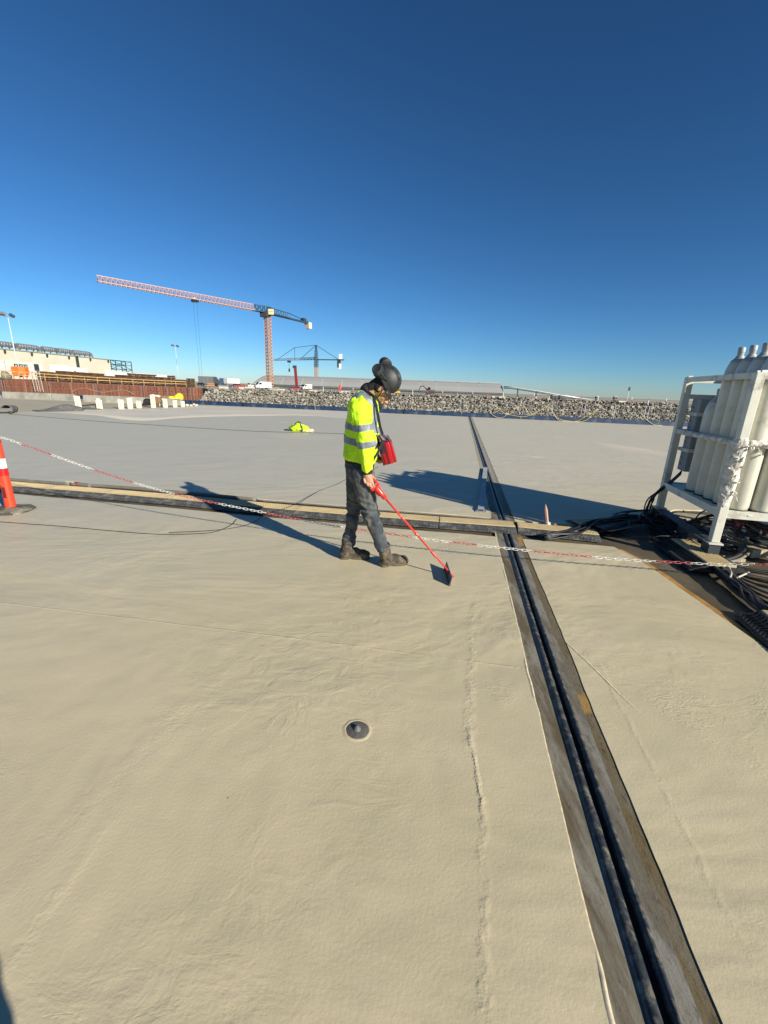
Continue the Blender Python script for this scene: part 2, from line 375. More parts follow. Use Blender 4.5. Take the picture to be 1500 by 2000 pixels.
    n = seam(g(50, 1830), g(150, 1690), 0.05, 0.0012, 0.14, n, .5)
    n = seam(g(170, 1560), g(420, 1330), 0.09, 0.0008, 0.25, n, .45, .4)
    q.nrm(n); return q.m
M['deck'] = deck_material()

def along_joint(y, side): return (JX(y) + (JW if side else 0) + wob(y, side * 7 + 1.5), y)
def front_y(side):                               # where the joint meets the front line
    y = 4.7
    for _ in range(20): y = on_line(FRONT, JX(y) + (JW if side else 0))
    return y
def back_y(side):
    y = 5.2
    for _ in range(20): y = on_line(BACK, JX(y) + (JW if side else 0))
    return y
yl = front_y(0); yrt = front_y(1)
bl, br = back_y(0), back_y(1)
EY = lambda x: on_line(EDGE, x)
def ystar(side):
    y = 27.0
    for _ in range(20): y = EY(JX(y) + (JW if side else 0))
    return y
deck = MB()                                      # membrane: four sheets round the joint and the cable ramp line
def tri_fill(outline, z=0.0):
    """one sheet from an outline, triangulated"""
    bm = bmesh.new(); vs = [bm.verts.new((p[0], p[1], z)) for p in outline]
    f = bm.faces.new(vs)
    if f.normal.z < 0: f.normal_flip()
    bm.normal_update()
    if f.normal.z < 0: f.normal_flip()
    bmesh.ops.triangulate(bm, faces=[f]); bm.verts.index_update()
    deck.add([v.co.copy() for v in bm.verts], [[v.index for v in q.verts] for q in bm.faces]); bm.free()
    n = len(outline); r = [(p[0], p[1], z) for p in outline] + [(p[0], p[1], z - 0.02) for p in outline]
    a = sum(outline[i][0] * outline[(i + 1) % n][1] - outline[(i + 1) % n][0] * outline[i][1] for i in range(n))
    deck.add(r, [((i, (i + 1) % n, n + (i + 1) % n, n + i) if a < 0 else (n + i, n + (i + 1) % n, (i + 1) % n, i)) for i in range(n)])
def rag(P, s, a=0.01, step=0.06):
    P = [Vector((p[0], p[1], 0)) for p in P]; Q = resample(P, step) + [P[-1]]; out = []
    for i, p in enumerate(Q):
        d = (Q[min(i + 1, len(Q) - 1)] - Q[max(i - 1, 0)]).normalized(); n = Vector((-d.y, d.x, 0))
        out.append(p + n * a * (noise.noise(p * 2.3 + Vector((s, 0, 0))) + 0.5 * noise.noise(p * 13 + Vector((0, s, 0)))))
    return [(p.x, p.y) for p in out]
js = lambda y0, y1, side, n=220: [along_joint(y0 + (y1 - y0) * i / n, side) for i in range(n + 1)]
fl = [(p.x, p.y) for p in FRONT if p.x < JX(yl) - 0.05]
tri_fill([(fl[0][0], -3)] + js(-3, yl, 0) + rag([(JX(yl), yl)] + fl[::-1], 3))
fr = [(p.x, p.y) for p in FRONT if JX(yrt) + JW + 0.05 < p.x < 2.45]
tri_fill(rag([(2.57, -3), (2.555, 2.41), (2.58, 3.9), (2.50, on_line(FRONT, 2.5))], 9, 0.006) + rag([(2.50, on_line(FRONT, 2.5))] + fr[::-1] + [(JX(yrt) + JW, yrt)], 5) + js(-3, yrt, 1)[::-1])
bk = [(p.x, p.y) for p in BACK if p.x < JX(bl) - 0.05]
tri_fill([(-40, bk[0][1] + 3)] + rag(bk + [(JX(bl), bl)], 2) + js(bl, ystar(0), 0, 300) + [(p.x, p.y) for p in EDGE if p.x < JX(ystar(0))][::-1] + [(-40, EY(-38))])
bq = [(p.x, p.y) for p in BACK if p.x > JX(br) + JW + 0.05]
eq = [(p.x, p.y) for p in EDGE if p.x > JX(ystar(1)) + JW]
tri_fill(rag([(JX(br) + JW, br)] + bq, 4) + [(40, 6.1), (40, eq[-1][1])] + eq[::-1] + js(br, ystar(1), 1, 300)[::-1])
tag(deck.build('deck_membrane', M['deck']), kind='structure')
b = MB()
b.prism([(-41, -4), (41, -4), (41, EDGE[-1].y + 0.02), (EDGE[-1].x, EDGE[-1].y + 0.02), (EDGE[0].x, EDGE[0].y + 0.02), (-41, EDGE[0].y + 0.02)], -5.0, -0.0165)
tag(b.build('roof_deck', M['bare']), kind='structure')

# left part of the deck that has not been sprayed yet, behind the pale blocks
q = N('old_coating'); P = q.n('ShaderNodeNewGeometry').outputs['Position']
q.col(q.mix(q.ramp(q.noise(q.mp(P, (0.3, 1, 1)), 1.2, 5), 0.35, 0.7), (0.37, 0.325, 0.225), (0.45, 0.40, 0.285))); q.b.inputs['Roughness'].default_value = 0.75
M['old'] = q.m
o = MB(); ol = [g(-60, 808), g(20, 807), g(90, 803), g(155, 800), g(240, 798.5), g(300, 797.5), g(360, 794.5), g(383, 792)]
kb0, kb1 = g(-60, 773.5), g(352, 790)
o.add([(p.x, p.y, 0.004) for p in ol] + [(kb1.x + 1, kb1.y + 0.4, 0.004), (kb0.x, kb0.y + 0.4, 0.004)], [tuple(range(len(ol) + 2))])
tag(o.build('unsprayed_deck', M['old']), kind='structure')
o = MB()
for a, b_ in ((g(8, 778.5), g(146, 783.0)), (g(166, 784.5), g(352, 791.0))):
    o.add([(a.x, a.y - 0.5, 0.008), (b_.x, b_.y - 0.55, 0.008), (b_.x, b_.y + 0.1, 0.008), (a.x, a.y + 0.1, 0.008)], [(0, 1, 2, 3)])
tag(o.build('sand_strip', mat('pale_sand', (0.60, 0.53, 0.40), 0.9)), kind='structure')

# dusty stretch in front of the pale blocks, with a pale drifted rim
dr = [g(*p) for p in ((-60, 812), (60, 806), (120, 806.5), (190, 812), (235, 819), (265, 821.8), (300, 821), (345, 817), (420, 814), (500, 812.5), (600, 812), (690, 818.5))]
q = N('dusty_membrane'); P_ = q.n('ShaderNodeNewGeometry').outputs['Position']
q.col(q.mix(q.ramp(q.noise(q.mp(P_, (.25, .9, 1)), 1.1, 5), .35, .7), (0.46, 0.42, 0.345), (0.56, 0.50, 0.39))); q.b.inputs['Roughness'].default_value = .6
up = [g(*p) for p in ((760, 807.5), (640, 801.5), (500, 796), (384, 792.5), (360, 795), (300, 798), (240, 799), (155, 800.5), (90, 803.5), (-60, 809))]
lo_ = catmull(dr, 8); hi_ = catmull(up[::-1], 8)
def para(P, n):
    L_ = [0.0]
    for a, b in zip(P[:-1], P[1:]): L_.append(L_[-1] + (b - a).length)
    out = []
    for i in range(n):
        t = L_[-1] * i / (n - 1); k = max(0, min(len(P) - 2, int(np.searchsorted(L_, t)) - 1)); f_ = (t - L_[k]) / max(1e-6, L_[k + 1] - L_[k]); out.append(P[k].lerp(P[k + 1], f_))
    return out
nn_ = 260; lo_ = para(lo_, nn_); hi_ = para(hi_, nn_); fr_ = [0, .04, .10, .18, .30, .50, .75, 1.0]; o = MB(); sand = []
for f_ in fr_:
    for i in range(nn_):
        p = lo_[i].lerp(hi_[i], f_); w0 = .5 + .5 * noise.noise(lo_[i] * .22) ; e = min(1, (1 - i / nn_) * 5)
        if f_ == 0: p = p + Vector((0, .10 * noise.noise(lo_[i] * 1.3), 0))
        o.v.append((p.x, p.y, .0025)); sand.append(max(0.0, 1 - f_ / (.08 + .28 * max(w0, .1))) * e)
for r_ in range(len(fr_) - 1):
    for i in range(nn_ - 1): o.f.append((r_ * nn_ + i, r_ * nn_ + i + 1, (r_ + 1) * nn_ + i + 1, (r_ + 1) * nn_ + i)); o.mi.append(0)
at_ = q.n('ShaderNodeAttribute'); at_.attribute_name = 'sand'
base_ = q.mix(q.ramp(q.noise(q.mp(P_, (.25, .9, 1)), 1.1, 5), .35, .7), (0.55, 0.51, 0.42), (0.66, 0.595, 0.47))
q.col(q.mix(q.ramp(q.math('ADD', at_.outputs['Fac'], q.math('MULTIPLY', q.math('SUBTRACT', q.noise(P_, 1.4, 4), .5), .7)), .15, .75), base_, (0.82, 0.72, 0.54)))
dp = tag(o.build('dusty_patch', q.m), kind='structure')
aa_ = dp.data.attributes.new('sand', 'FLOAT', 'POINT'); aa_.data.foreach_set('value', sand)

# ochre primer line along the right edge of the sprayed sheet, thin primer rims at the ramp
o = MB()
def ribbon(P, w, z, mb_, s=0):
    Q = resample([Vector((p[0], p[1], 0)) for p in P], 0.05)
    L = []
    for i, p in enumerate(Q):
        d = (Q[min(i + 1, len(Q) - 1)] - Q[max(i - 1, 0)]).normalized(); n = Vector((-d.y, d.x, 0))
        ww = w * (1 + 0.35 * noise.noise(p * 4 + Vector((s, 0, 0)))); L.append((p - n * ww / 2, p + n * ww / 2))
    k = len(L)
    mb_.add([Vector((a.x, a.y, z)) for a, _ in L] + [Vector((c.x, c.y, z)) for _, c in L], [(i, i + 1, k + i + 1, k + i) for i in range(k - 1)])
ribbon([(2.615, -3), (2.60, 2.41), (2.625, 3.9), (2.53, 4.28)], 0.055, -0.0125, o)
ribbon([g(1170, 1066.5), g(1120, 1062), g(1060, 1058)], 0.025, -0.0125, o, 2)
ribbon([g(975, 1049), g(900, 1044), g(760, 1032.5), g(560, 1014)], 0.03, -0.0125, o, 4)
tag(o.build('ochre_primer_line', M['yellow_line']), kind='structure')
# ------------------------------------------------------------------ expansion joint: a lowered band with two rubber lips
JY = g(1128, 1372).y
def joint_mat(name, c1, c2, c3, s=1.0, hd=0.004, ochre=False):
    q = N(name); P = q.n('ShaderNodeNewGeometry').outputs['Position']
    v = q.mp(P, (5, 0.9, 1), (0, 0, 0.165)); a = q.noise(v, 1.6 * s, 6, 0.7, 0.3); b = q.noise(q.mp(P, (1.6, .7, 1), (0, 0, .165)), 30, 6, 0.75, 0.15)
    c = q.mix(q.ramp(a, 0.38, 0.62), c1, c2); c = q.mix(q.ramp(b, 0.52, 0.68, 0, 0.8), c, c3)
    c = q.mix(q.ramp(q.n('ShaderNodeSeparateXYZ').outputs[1], 5, 8), c, c) if False else c
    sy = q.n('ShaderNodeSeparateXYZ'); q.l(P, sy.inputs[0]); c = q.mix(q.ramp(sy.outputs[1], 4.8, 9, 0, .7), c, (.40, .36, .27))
    c = q.mix(q.ramp(q.noise(q.mp(P, (3, 1, 1), (0, 0, .165)), 9, 6, .75), .56, .66, 0, .7), c, tuple(v * .45 for v in c1))
    if ochre:
        for cy, hw in ((JY, .085), (4.36, .17)):
            dd = q.math('ADD', q.math('ABSOLUTE', q.math('SUBTRACT', sy.outputs[1], cy)), q.math('MULTIPLY', q.math('SUBTRACT', q.noise(P, 12, 5, .7), .5), .09))
            c = q.mix(q.ramp(dd, hw * .65, hw, .92, 0), c, (.40, .235, .065))
    q.col(c); q.b.inputs['Roughness'].default_value = 0.7; q.nrm(q.bump(b, hd)); return q.m
jm1 = joint_mat('grey_primer_band', (0.105, 0.082, 0.045), (0.235, 0.22, 0.175), (0.14, 0.11, 0.062), 1.0, .002)
jm2 = joint_mat('brown_primer_band', (0.165, 0.120, 0.050), (0.19, 0.16, 0.105), (0.085, 0.062, 0.03), 1.4, .003, True)
jm3 = joint_mat('scuffed_grey_band', (0.25, 0.235, 0.195), (0.15, 0.13, 0.09), (0.06, 0.055, 0.045), 1.2, .0025)
jrub = mat('joint_rubber', (0.030, 0.034, 0.038), 0.42, var=0.35, vs_=30, dirt=(0.16, 0.148, 0.115), dirt_amt=0.5, dscale=25, bump=0.0015, bscale=80)
ej = thing('expansion_joint', 'long black rubber joint set in a brown and grey strip across the pale deck', 'expansion joint', (JX(0), 0, 0))
YE = ystar(0) - 0.15
ys = [-1 + 0.08 * i for i in range(int(9 / 0.08))]; ys += [ys[-1] + 0.4 * i for i in range(1, int((YE - ys[-1]) / 0.4))]; ys.append(YE)
def jstrip(us, zs, name, m_, seed, wa=0.006):
    mb_ = MB(); rows = []
    for y in ys:
        row = []
        for k, (u, z) in enumerate(zip(us, zs)):
            dw = wob(y, seed + (0 if k in (0,) else 3), wa) if k in (0, len(us) - 1) else 0
            row.append(Vector((JX(y) + u + dw, y, z)))
        rows.append(row)
    mb_.loft(rows, cap=False, closed=False); return mb_.build(name, m_, ej, smooth=60)
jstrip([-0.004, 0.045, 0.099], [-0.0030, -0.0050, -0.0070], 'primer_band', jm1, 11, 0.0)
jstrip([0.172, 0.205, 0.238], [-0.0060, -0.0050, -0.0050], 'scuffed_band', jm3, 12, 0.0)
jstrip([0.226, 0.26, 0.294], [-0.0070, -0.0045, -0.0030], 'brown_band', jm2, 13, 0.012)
def lip(u0, u1, h):
    us, zs = [], []
    for k in range(9):
        t = k / 8; us.append(u0 + (u1 - u0) * t); zs.append(-0.016 + (h + 0.016) * math.sin(math.pi * t) ** 0.6)
    return us, zs
jstrip(*lip(0.089, 0.140, 0.006), 'rubber_lip', jrub, 21, 0.008)
jstrip(*lip(0.157, 0.190, 0.006), 'rubber_lip', jrub, 22, 0.004)
jstrip([0.140, 0.1405, 0.156, 0.157], [-0.014, -0.0158, -0.0158, -0.014], 'joint_gap', mat('gap_black', (0.004, 0.004, 0.005), 0.9), 23, 0.0)
# torn rim of membrane along the left side
mb = MB(); rows = []
for i in range(260):
    y = 0.2 + i * 0.018
    k = min(.005, max(0, noise.noise(Vector((3, y * 2.2, 1))) - 0.15) * 0.03)
    x = JX(y) + wob(y, 1.5)
    rows.append([Vector((x - 0.008 - k, y, -0.0005)), Vector((x - 0.004 - k * 0.4, y, -0.001 + min(k, .004))), Vector((x + 0.003, y, 0.002)), Vector((x + 0.004, y, -0.010))])
mb.loft(rows, cap=False, closed=False); mb.build('torn_rim', mat('torn_membrane', (0.56, 0.48, 0.33), 0.7, var=0.2, vs_=40), ej, smooth=True)

# ------------------------------------------------------------------ cable ramp: modules in a slightly bent row
def ramp_module(name='cable_protector', L=0.90, lid_w=0.205, h=0.042):
    """local: x along, y towards the back; front edge at y=0"""
    t = thing(name, '', 'cable protector', (0, 0, 0))
    s = 0.135
    for side in (0, 1):
        mb = MB(); y0, y1 = (0, s) if side == 0 else (s + lid_w + s, s + lid_w)
        mb.add([(0.004, y0, 0.0), (L - 0.004, y0, 0.0), (L - 0.004, y1, h), (0.004, y1, h), (0.004, y1, 0), (L - 0.004, y1, 0), (0.004, y0, 0.006), (L - 0.004, y0, 0.006)],
               [(6, 7, 2, 3), (0, 1, 7, 6), (0, 6, 3, 4), (1, 5, 2, 7), (4, 3, 2, 5)])
        n = 22
        for i in range(n):                      # chevron treads standing on the slope
            for j in range(3):
                ya = y0 + (y1 - y0) * (0.12 + 0.28 * j); yb = y0 + (y1 - y0) * (0.30 + 0.28 * j)
                za = 0.006 + (h - 0.006) * (0.12 + 0.28 * j) + 0.003; zb = 0.006 + (h - 0.006) * (0.30 + 0.28 * j) + 0.003
                x = 0.03 + i * (L - 0.06) / n; sh = 0.016 * (1 if j % 2 else -1)
                mb.bar((x, ya, za - .001), (x + sh, yb, zb - .001), 0.008, 0.004)
        p = mb.build('ramp_side', M['rubber_tread'], t)
    mb = MB(); mb.box((L / 2, s + lid_w / 2, h / 2 - 0.001), (L - 0.01, lid_w - 0.004, h - 0.006)); mb.build('base', M['black_rubber'], t)
    mb = MB(); mb.bbox((L / 2, s + lid_w / 2, h + 0.002), (L - 0.012, lid_w - 0.006, 0.012), 0.003)
    nx, ny = 26, 6
    for i in range(nx):
        for j in range(ny):
            x = 0.03 + (i + (j % 2) * 0.5) * (L - 0.07) / nx; y = s + 0.03 + j * (lid_w - 0.06) / (ny - 1)
            mb.bar((x, y - 0.010, h + 0.0095), (x + 0.012, y + 0.010, h + 0.009), 0.006, 0.003)
    mb.build('lid', M['beige_lid'], t)
    return t
proto = ramp_module()
FL = [g(*p) for p in ((20, 960), (322, 985), (500, 1003), (767, 1025), (897, 1035.5), (1048, 1046), (1177, 1060))]
FL = catmull([FL[0] + (FL[0] - FL[1]).normalized() * 2.0] + FL, 10)
proj_ = lambda P: (lambda d: (750 + F * (d @ CR) / (d @ FW), 1000 - F * (d @ CU) / (d @ FW)))(np.array(P) - np.array([0, 0, CAMH]))
marks = resample(FL[::-1], 0.905)[::-1]
where = [(-300, 'lying beyond the left edge, farthest from the joint'), (-120, 'lying just beyond the left edge'), (0, 'passing behind the orange post'), (100, 'just right of the orange post, at the hose coupling'), (190, 'second to the right of the orange post'), (300, "left of the head of the worker's shadow"),
         (420, "under the head end of the worker's shadow"), (520, "under the middle of the worker's shadow"), (660, "just left of the worker's knees"), (780, "behind the worker's shin and the red tool"), (930, 'left of the rubber joint'), (1060, 'bridging the rubber joint'), (1200, 'ending the row near the rack')]
k = 0; used = set()
for a, b_ in zip(marks[:-1], marks[1:]):
    t = proto if k == 0 else copy_tree(proto); cx = proj_((a + b_) / 2)[0]
    t.location = (a.x, a.y, 0.0); t.rotation_euler = (0, 0, math.atan2(b_.y - a.y, b_.x - a.x) + random.uniform(-.008, .008))
    lb = next((w_ for x_, w_ in where if cx <= x_ and w_ not in used), where[-1][1]); used.add(lb)
    tag(t, 'beige and black cable protector ' + lb, 'cable protector', 'cable protectors in a row across the deck'); k += 1
def loose_ramp(loc, rz, label, L=1.0, tilt=(0, 0)):
    t = copy_tree(proto); t.location = loc; t.rotation_euler = (tilt[0], tilt[1], rz); t.scale = (L, 1, 1); return tag(t, label, 'cable protector', 'cable protectors by the rack')
# ------------------------------------------------------------------ hoses and wires on the deck
def hose(name, pts, r, m_, label, cat='hose', n=8, group=None, k=8, parent=None):
    P = catmull([Vector(p) for p in pts], k)
    c = Vector(P[0]); mb = MB().tube(P, r, n)
    if parent: return mb.build(name, m_, parent, smooth=True)
    o = mb.build(name, m_, None, smooth=True, org=Vector((c.x, c.y, 0))); return tag(o, label, cat, group)
def onz(px, z): return [Vector((*g(x, y, z)[:2], z)) for x, y in px]
hose('hose', [Vector((-14, 7.4, .028))] + onz([(20, 937), (145, 946), (250, 953), (340, 961), (440, 970), (500, 976)], 0.028), 0.026, M['hose_grey'], 'grey brown hose lying behind the cable protectors on the left')
hose('hose', onz([(500, 977), (620, 986), (767, 998.5), (900, 1009), (960, 1015), (1040, 1024)], 0.012), 0.011, M['hose_grey'], 'thin brown hose behind the cable protectors right of the worker')
cp = g(145, 945, 0.03); cd = (g(165, 947.5, .03) - cp).normalized()
t = thing('hose_coupling', 'pale and red coupling joining the grey hose near the orange post', 'coupling', (cp.x, cp.y, 0))
MB().tube([cp - cd * 0.13, cp + cd * 0.02], 0.036, 12).build('collar', mat('coupling_cream', (0.6, .53, .36), .5), t, 40)
MB().tube([cp + cd * 0.02, cp + cd * 0.09], 0.034, 12).build('red_ring', mat('coupling_red', (.32, .03, .03), .5), t, 40)
MB().tube([cp + cd * 0.09, cp + cd * 0.30], 0.032, 12).build('socket', M['hose_grey'], t, 40)
wire = lambda px, lab, r=0.0035, z=0.004: hose('wire', onz(px, z), r, M['cable'], lab, 'wire', 6)
wire([(-60, 1013), (0, 1019), (120, 1028), (220, 1037), (300, 1043), (370, 1043), (418, 1039), (450, 1026), (462, 1014)], 'thin black wire looping on the pale deck behind the orange post')
hose('wire', onz([(330, 1040), (400, 1037), (450, 1032), (490, 1022)], 0.004) + [Vector((*g(524, 1006)[:2], .03)), g(540, 998, .07), g(583, 983, .07), g(596, 975, .05)] + onz([(625, 958), (655, 947), (684, 933), (740, 912)], 0.004), 0.0035, M['cable'], 'thin black wire trailing over the cable protectors behind the worker', 'wire', 6)
wire([(-60, 802), (0, 807), (180, 822), (300, 830), (420, 838), (520, 843), (620, 845.5), (690, 848), (760, 851)], 'thin dark wire stretched across the far deck past the yellow vest', 0.006, 0.006)

# ------------------------------------------------------------------ orange post with base, chain
def delineator(loc, label):
    t = thing('traffic_post', label, 'traffic post', loc, None); x, y, _ = loc
    mb = MB(); n = 28; prof = [(0.055, 0.05), (0.052, 0.12), (0.046, 0.55), (0.043, 0.80), (0.041, 0.84)]
    mb.lathe((x, y, 0), prof, n); body = mb.build('tube', M['orange_red'], t, 40)
    mb = MB(); mb.lathe((x, y, 0), [(0.041, 0.84), (0.028, 0.85), (0.026, 0.90), (0.034, 0.91), (0.034, 0.925), (0.02, 0.935)], 20); mb.build('top_knob', M['orange_red'], t, 40)
    MB().lathe((x, y, 0), [(0.0475, 0.515), (0.0465, 0.625)], n, cap=False).build('white_band', M['white_tape'], t, 40)
    MB().lathe((x, y, 0), [(0.0492, 0.43), (0.0476, 0.514)], n, cap=False).build('red_band', M['red_tape'], t, 40)
    for z0, z1, rr in ((0.64, 0.76, 0.0452), (0.17, 0.30, 0.0518)):
        mb = MB(); a0 = R(-105); aa = [a0 + R(10) * i for i in range(5)]
        mb.loft([[Vector((x + (rr + 0.0006) * math.cos(a), y + (rr + 0.0006) * math.sin(a), z)) for a in aa] for z in (z0, z1)], cap=False, closed=False)
        mb.build('slot', mat('slot_dark_red', (0.16, 0.004, 0.004), 0.7), t)
    bm_ = MB(); bm_.lathe((x, y, 0), [(0.17, 0.0), (0.17, 0.012), (0.12, 0.045), (0.07, 0.055)], 4, axis=None)
    base = MB(); pts = []
    for i in range(8):
        a = R(22.5) + i * R(45) + R(12); pts.append((x + 0.235 * math.cos(a), y + 0.235 * math.sin(a)))
    rings = [[Vector((x + (p[0] - x) * s, y + (p[1] - y) * s, z)) for p in pts] for s, z in ((1, 0.018), (1, 0.022), (0.6, 0.05), (0.33, 0.06))]
    base.loft(rings)
    for i in range(0, 8, 2):
        p = pts[i]; q_ = pts[i + 1]; c = Vector(((p[0] + q_[0]) / 2, (p[1] + q_[1]) / 2, 0.010)); d = (c - Vector((x, y, 0.01))).normalized()
        base.box(c - d * 0.03, (0.05, 0.10, 0.019), math.atan2(d.y, d.x))
    base.build('base', mat('recycled_rubber', (0.085, 0.082, 0.062), 0.8, var=0.3, vs_=12, dirt=(0.26, .24, .19), dirt_amt=.4, dscale=8, bump=.004, bscale=50), t)
    return t
DX, DY = -4.40, 4.72
delineator((DX, DY, 0), 'orange red traffic post with a white band at the left edge of the picture')
delineator((5.7, 1.5, 0), 'orange red traffic post holding the right end of the chain, past the rack')
CH = [(-4.37, 4.66, 0.885), (-4.207, 4.622, 0.87), (-3.984, 4.59, 0.812), (-3.651, 4.55, 0.717), (-3.242, 4.50, 0.60), (-2.73, 4.42, 0.478), (-2.286, 4.33, 0.40), (-1.775, 4.22, 0.34), (-1.247, 4.10, 0.295), (-0.861, 4.01, 0.262),
      (-0.501, 3.93, 0.236), (0.057, 3.82, 0.212), (0.499, 3.745, 0.192), (0.87, 3.69, 0.182), (1.19, 3.645, 0.172), (1.67, 3.60, 0.155), (2.125, 3.54, 0.152), (2.688, 3.44, 0.18), (2.95, 3.37, 0.207), (3.215, 3.271, 0.262), (3.7, 3.0, 0.36), (4.4, 2.5, 0.56), (5.1, 1.95, 0.75), (5.66, 1.53, 0.90)]
sw = [(44, 1), (103, 0), (180, 1), (262, 0), (342, 1), (430, 0), (517, 1), (592, 0), (690, 1), (806, 0), (880, 1), (932, 0), (1038, 1), (1158, 0), (1276, 1), (1352, 0), (1470, 1), (1560, 0), (1700, 1)]
def proj(P):
    d = np.array(P) - np.array([0, 0, CAMH]); z = d @ FW
    return (750 + F * (d @ CR) / z, 1000 - F * (d @ CU) / z)
cl = resample(catmull(CH, 12), 0.041)
ch = thing('barrier_chain', 'red and white plastic chain sagging low across the deck from the orange post', 'chain', (CH[0][0], CH[0][1], 0))
def link_mesh(m_, nm):
    pts = []; L, W = 0.0165, 0.0095
    for i in range(9): a = -math.pi / 2 + math.pi * i / 8; pts.append(Vector((L + W * math.cos(a), W * math.sin(a), 0)))
    for i in range(9): a = math.pi / 2 + math.pi * i / 8; pts.append(Vector((-L + W * math.cos(a), W * math.sin(a), 0)))
    n = len(pts); rings = []
    for i, p in enumerate(pts):
        d = (pts[(i + 1) % n] - pts[i - 1]).normalized(); x = Vector((-d.y, d.x, 0))
        rings.append([p + x * 0.0028 * math.cos(2 * math.pi * k / 6) + Vector((0, 0, 0.0028 * math.sin(2 * math.pi * k / 6))) for k in range(6)])
    mb = MB(); mb.loft(rings + [rings[0]], cap=False); return mb.mesh(nm, m_, smooth=True)
lw, lr = link_mesh(M['chain_white'], 'chain_link_white'), link_mesh(M['chain_red'], 'chain_link_red')
for i, (a, b_) in enumerate(zip(cl[:-1], cl[1:])):
    c = (a + b_) / 2; px = proj(c)[0]; s = 0
    for x_, v_ in sw:
        if px >= x_: s = v_
    ob = bpy.data.objects.new('chain_link', lr if s else lw); col.objects.link(ob); ob.parent = ch
    q_ = (b_ - a).to_track_quat('X', 'Z') @ Quaternion((1, 0, 0), R(45 + 90 * (i % 2)) + 0.25 * math.sin(i * 1.3))
    ob.rotation_mode = 'QUATERNION'; ob.rotation_quaternion = q_; ob.location = c - ch.location

# ------------------------------------------------------------------ roof fastener, spike, steel channel, vest
d0 = g(698, 1426); t = thing('roof_fastener', 'round dark rubber washer with a ribbed metal stud, alone on the near deck', 'fastener', (d0.x, d0.y, 0))
MB().lathe(d0, [(0.053, 0.0), (0.053, 0.003), (0.046, 0.0055), (0.012, 0.006)], 32).build('washer', mat('dusty_rubber', (0.105, 0.10, 0.088), .8, var=.2, vs_=40, bump=.002, bscale=200), t, 30)
MB().lathe(d0, [(0.017, 0.006), (0.017, 0.010), (0.0135, 0.011), (0.0135, 0.016), (0.010, 0.017), (0.010, 0.020), (0.005, 0.0205), (0.004, 0.023)], 24).build('stud', mat('dull_zinc', (.30, .29, .26), .45, .5), t, 30)
mb = MB(); rows = []
for k in range(33):
    a = 2 * math.pi * k / 32; rr = 0.055 + 0.004 * noise.noise(Vector((math.cos(a) * 2, math.sin(a) * 2, 1)))
    rows.append([d0 + Vector((math.cos(a) * (rr + o_), math.sin(a) * (rr + o_), z_)) for o_, z_ in ((-0.003, 0.0008), (0.001, 0.0035), (0.006, 0.0025), (0.016, 0.0004))])
mb.loft(rows, cap=False, closed=False); mb.build('sprayed_rim', M['deck'], t, True)

s0 = g(1069, 1027); t = thing('wooden_stake', 'pointed pale wooden stake standing in a white foot near the rack', 'stake', (s0.x, s0.y, 0))
tp = Vector((s0.x - 0.055, s0.y + 0.02, 0.27)); dv = (tp - s0).normalized()
MB().tube([s0 + dv * 0.02, s0 + dv * 0.2, s0 + dv * 0.205, tp + dv * 0.0], [0.021, 0.019, 0.019, 0.003], 6).build('stick', M['wood'], t)
MB().lathe(s0, [(0.062, 0.0), (0.06, 0.012), (0.035, 0.018), (0.032, 0.045), (0.024, 0.05)], 16).build('foot', mat('foot_white', (.62, .6, .54), .6), t, 40)

pa, pb = g(939, 999), g(948, 916)
t = thing('steel_channel', 'grey steel channel lying along the joint behind the cable protectors', 'steel profile', (pa.x, pa.y, 0))
dv = (pb - pa).normalized(); nn = Vector((dv.y, -dv.x, 0)); L = (pb - pa).length
def sec(p): 
    w_, h_, k_ = 0.085, 0.036, 0.006
    return [p + nn * u + Vector((0, 0, z)) for u, z in ((-w_ / 2, 0.003), (-w_ / 2 + .03, .003), (-w_ / 2 + .03, .009), (-w_ / 2 + k_, .009), (-w_ / 2 + k_, h_ - k_), (w_ / 2 - k_, h_ - k_), (w_ / 2 - k_, .009), (w_ / 2 - .03, .009), (w_ / 2 - .03, .003), (w_ / 2, .003), (w_ / 2, h_), (-w_ / 2, h_))]
MB().loft([sec(pa), sec(pb)]).build('profile', mat('channel_steel', (.40, .40, .39), .5, .0, var=.2, vs_=8), t)
MB().loft([[pa + dv * -0.04 + nn * u + Vector((0, 0, z)) for u, z in ((-.07, .003), (.07, .003), (.07, .012), (-.07, .012))], [pa + dv * 0.10 + nn * u + Vector((0, 0, z)) for u, z in ((-.07, .003), (.07, .003), (.07, .0115), (-.07, .0115))]]).build('end_plate', M['steel'], t)

v0 = g(584, 842)
mb = MB(); mb.ell((v0.x, v0.y, 0.11), (0.33, 0.24, 0.13)); mb.ell((v0.x + 0.02, v0.y, 0.20), (0.17, 0.15, 0.12)); mb.ell((v0.x - 0.15, v0.y - .05, 0.09), (0.20, 0.16, 0.10)); mb.ell((v0.x + 0.2, v0.y - .04, 0.08), (0.18, 0.14, 0.09))
t = thing('folded_vest', 'crumpled yellow hi-vis vest dropped on the far deck left of the worker', 'vest', (v0.x, v0.y, 0))
ve = blob('fabric', mb, M['hivis'], t, 0.02, 3, lambda c, n: 0.05 * noise.ridged_multi_fractal(c * 4.5, 1.0, 2.0, 3, 1.0, 2.0) - 0.06)
for a_, w_ in ((R(35), 0.03), (R(120), 0.025)):
    nv = Vector((math.cos(a_), math.sin(a_), 0)); band(ve, 'dark_strap', mat('strap_grey', (.06, .09, .05), .7), [(v0 + nv * -w_ + Vector((0, 0, .0)), nv), (v0 + nv * w_, -nv)], 0.006, t)
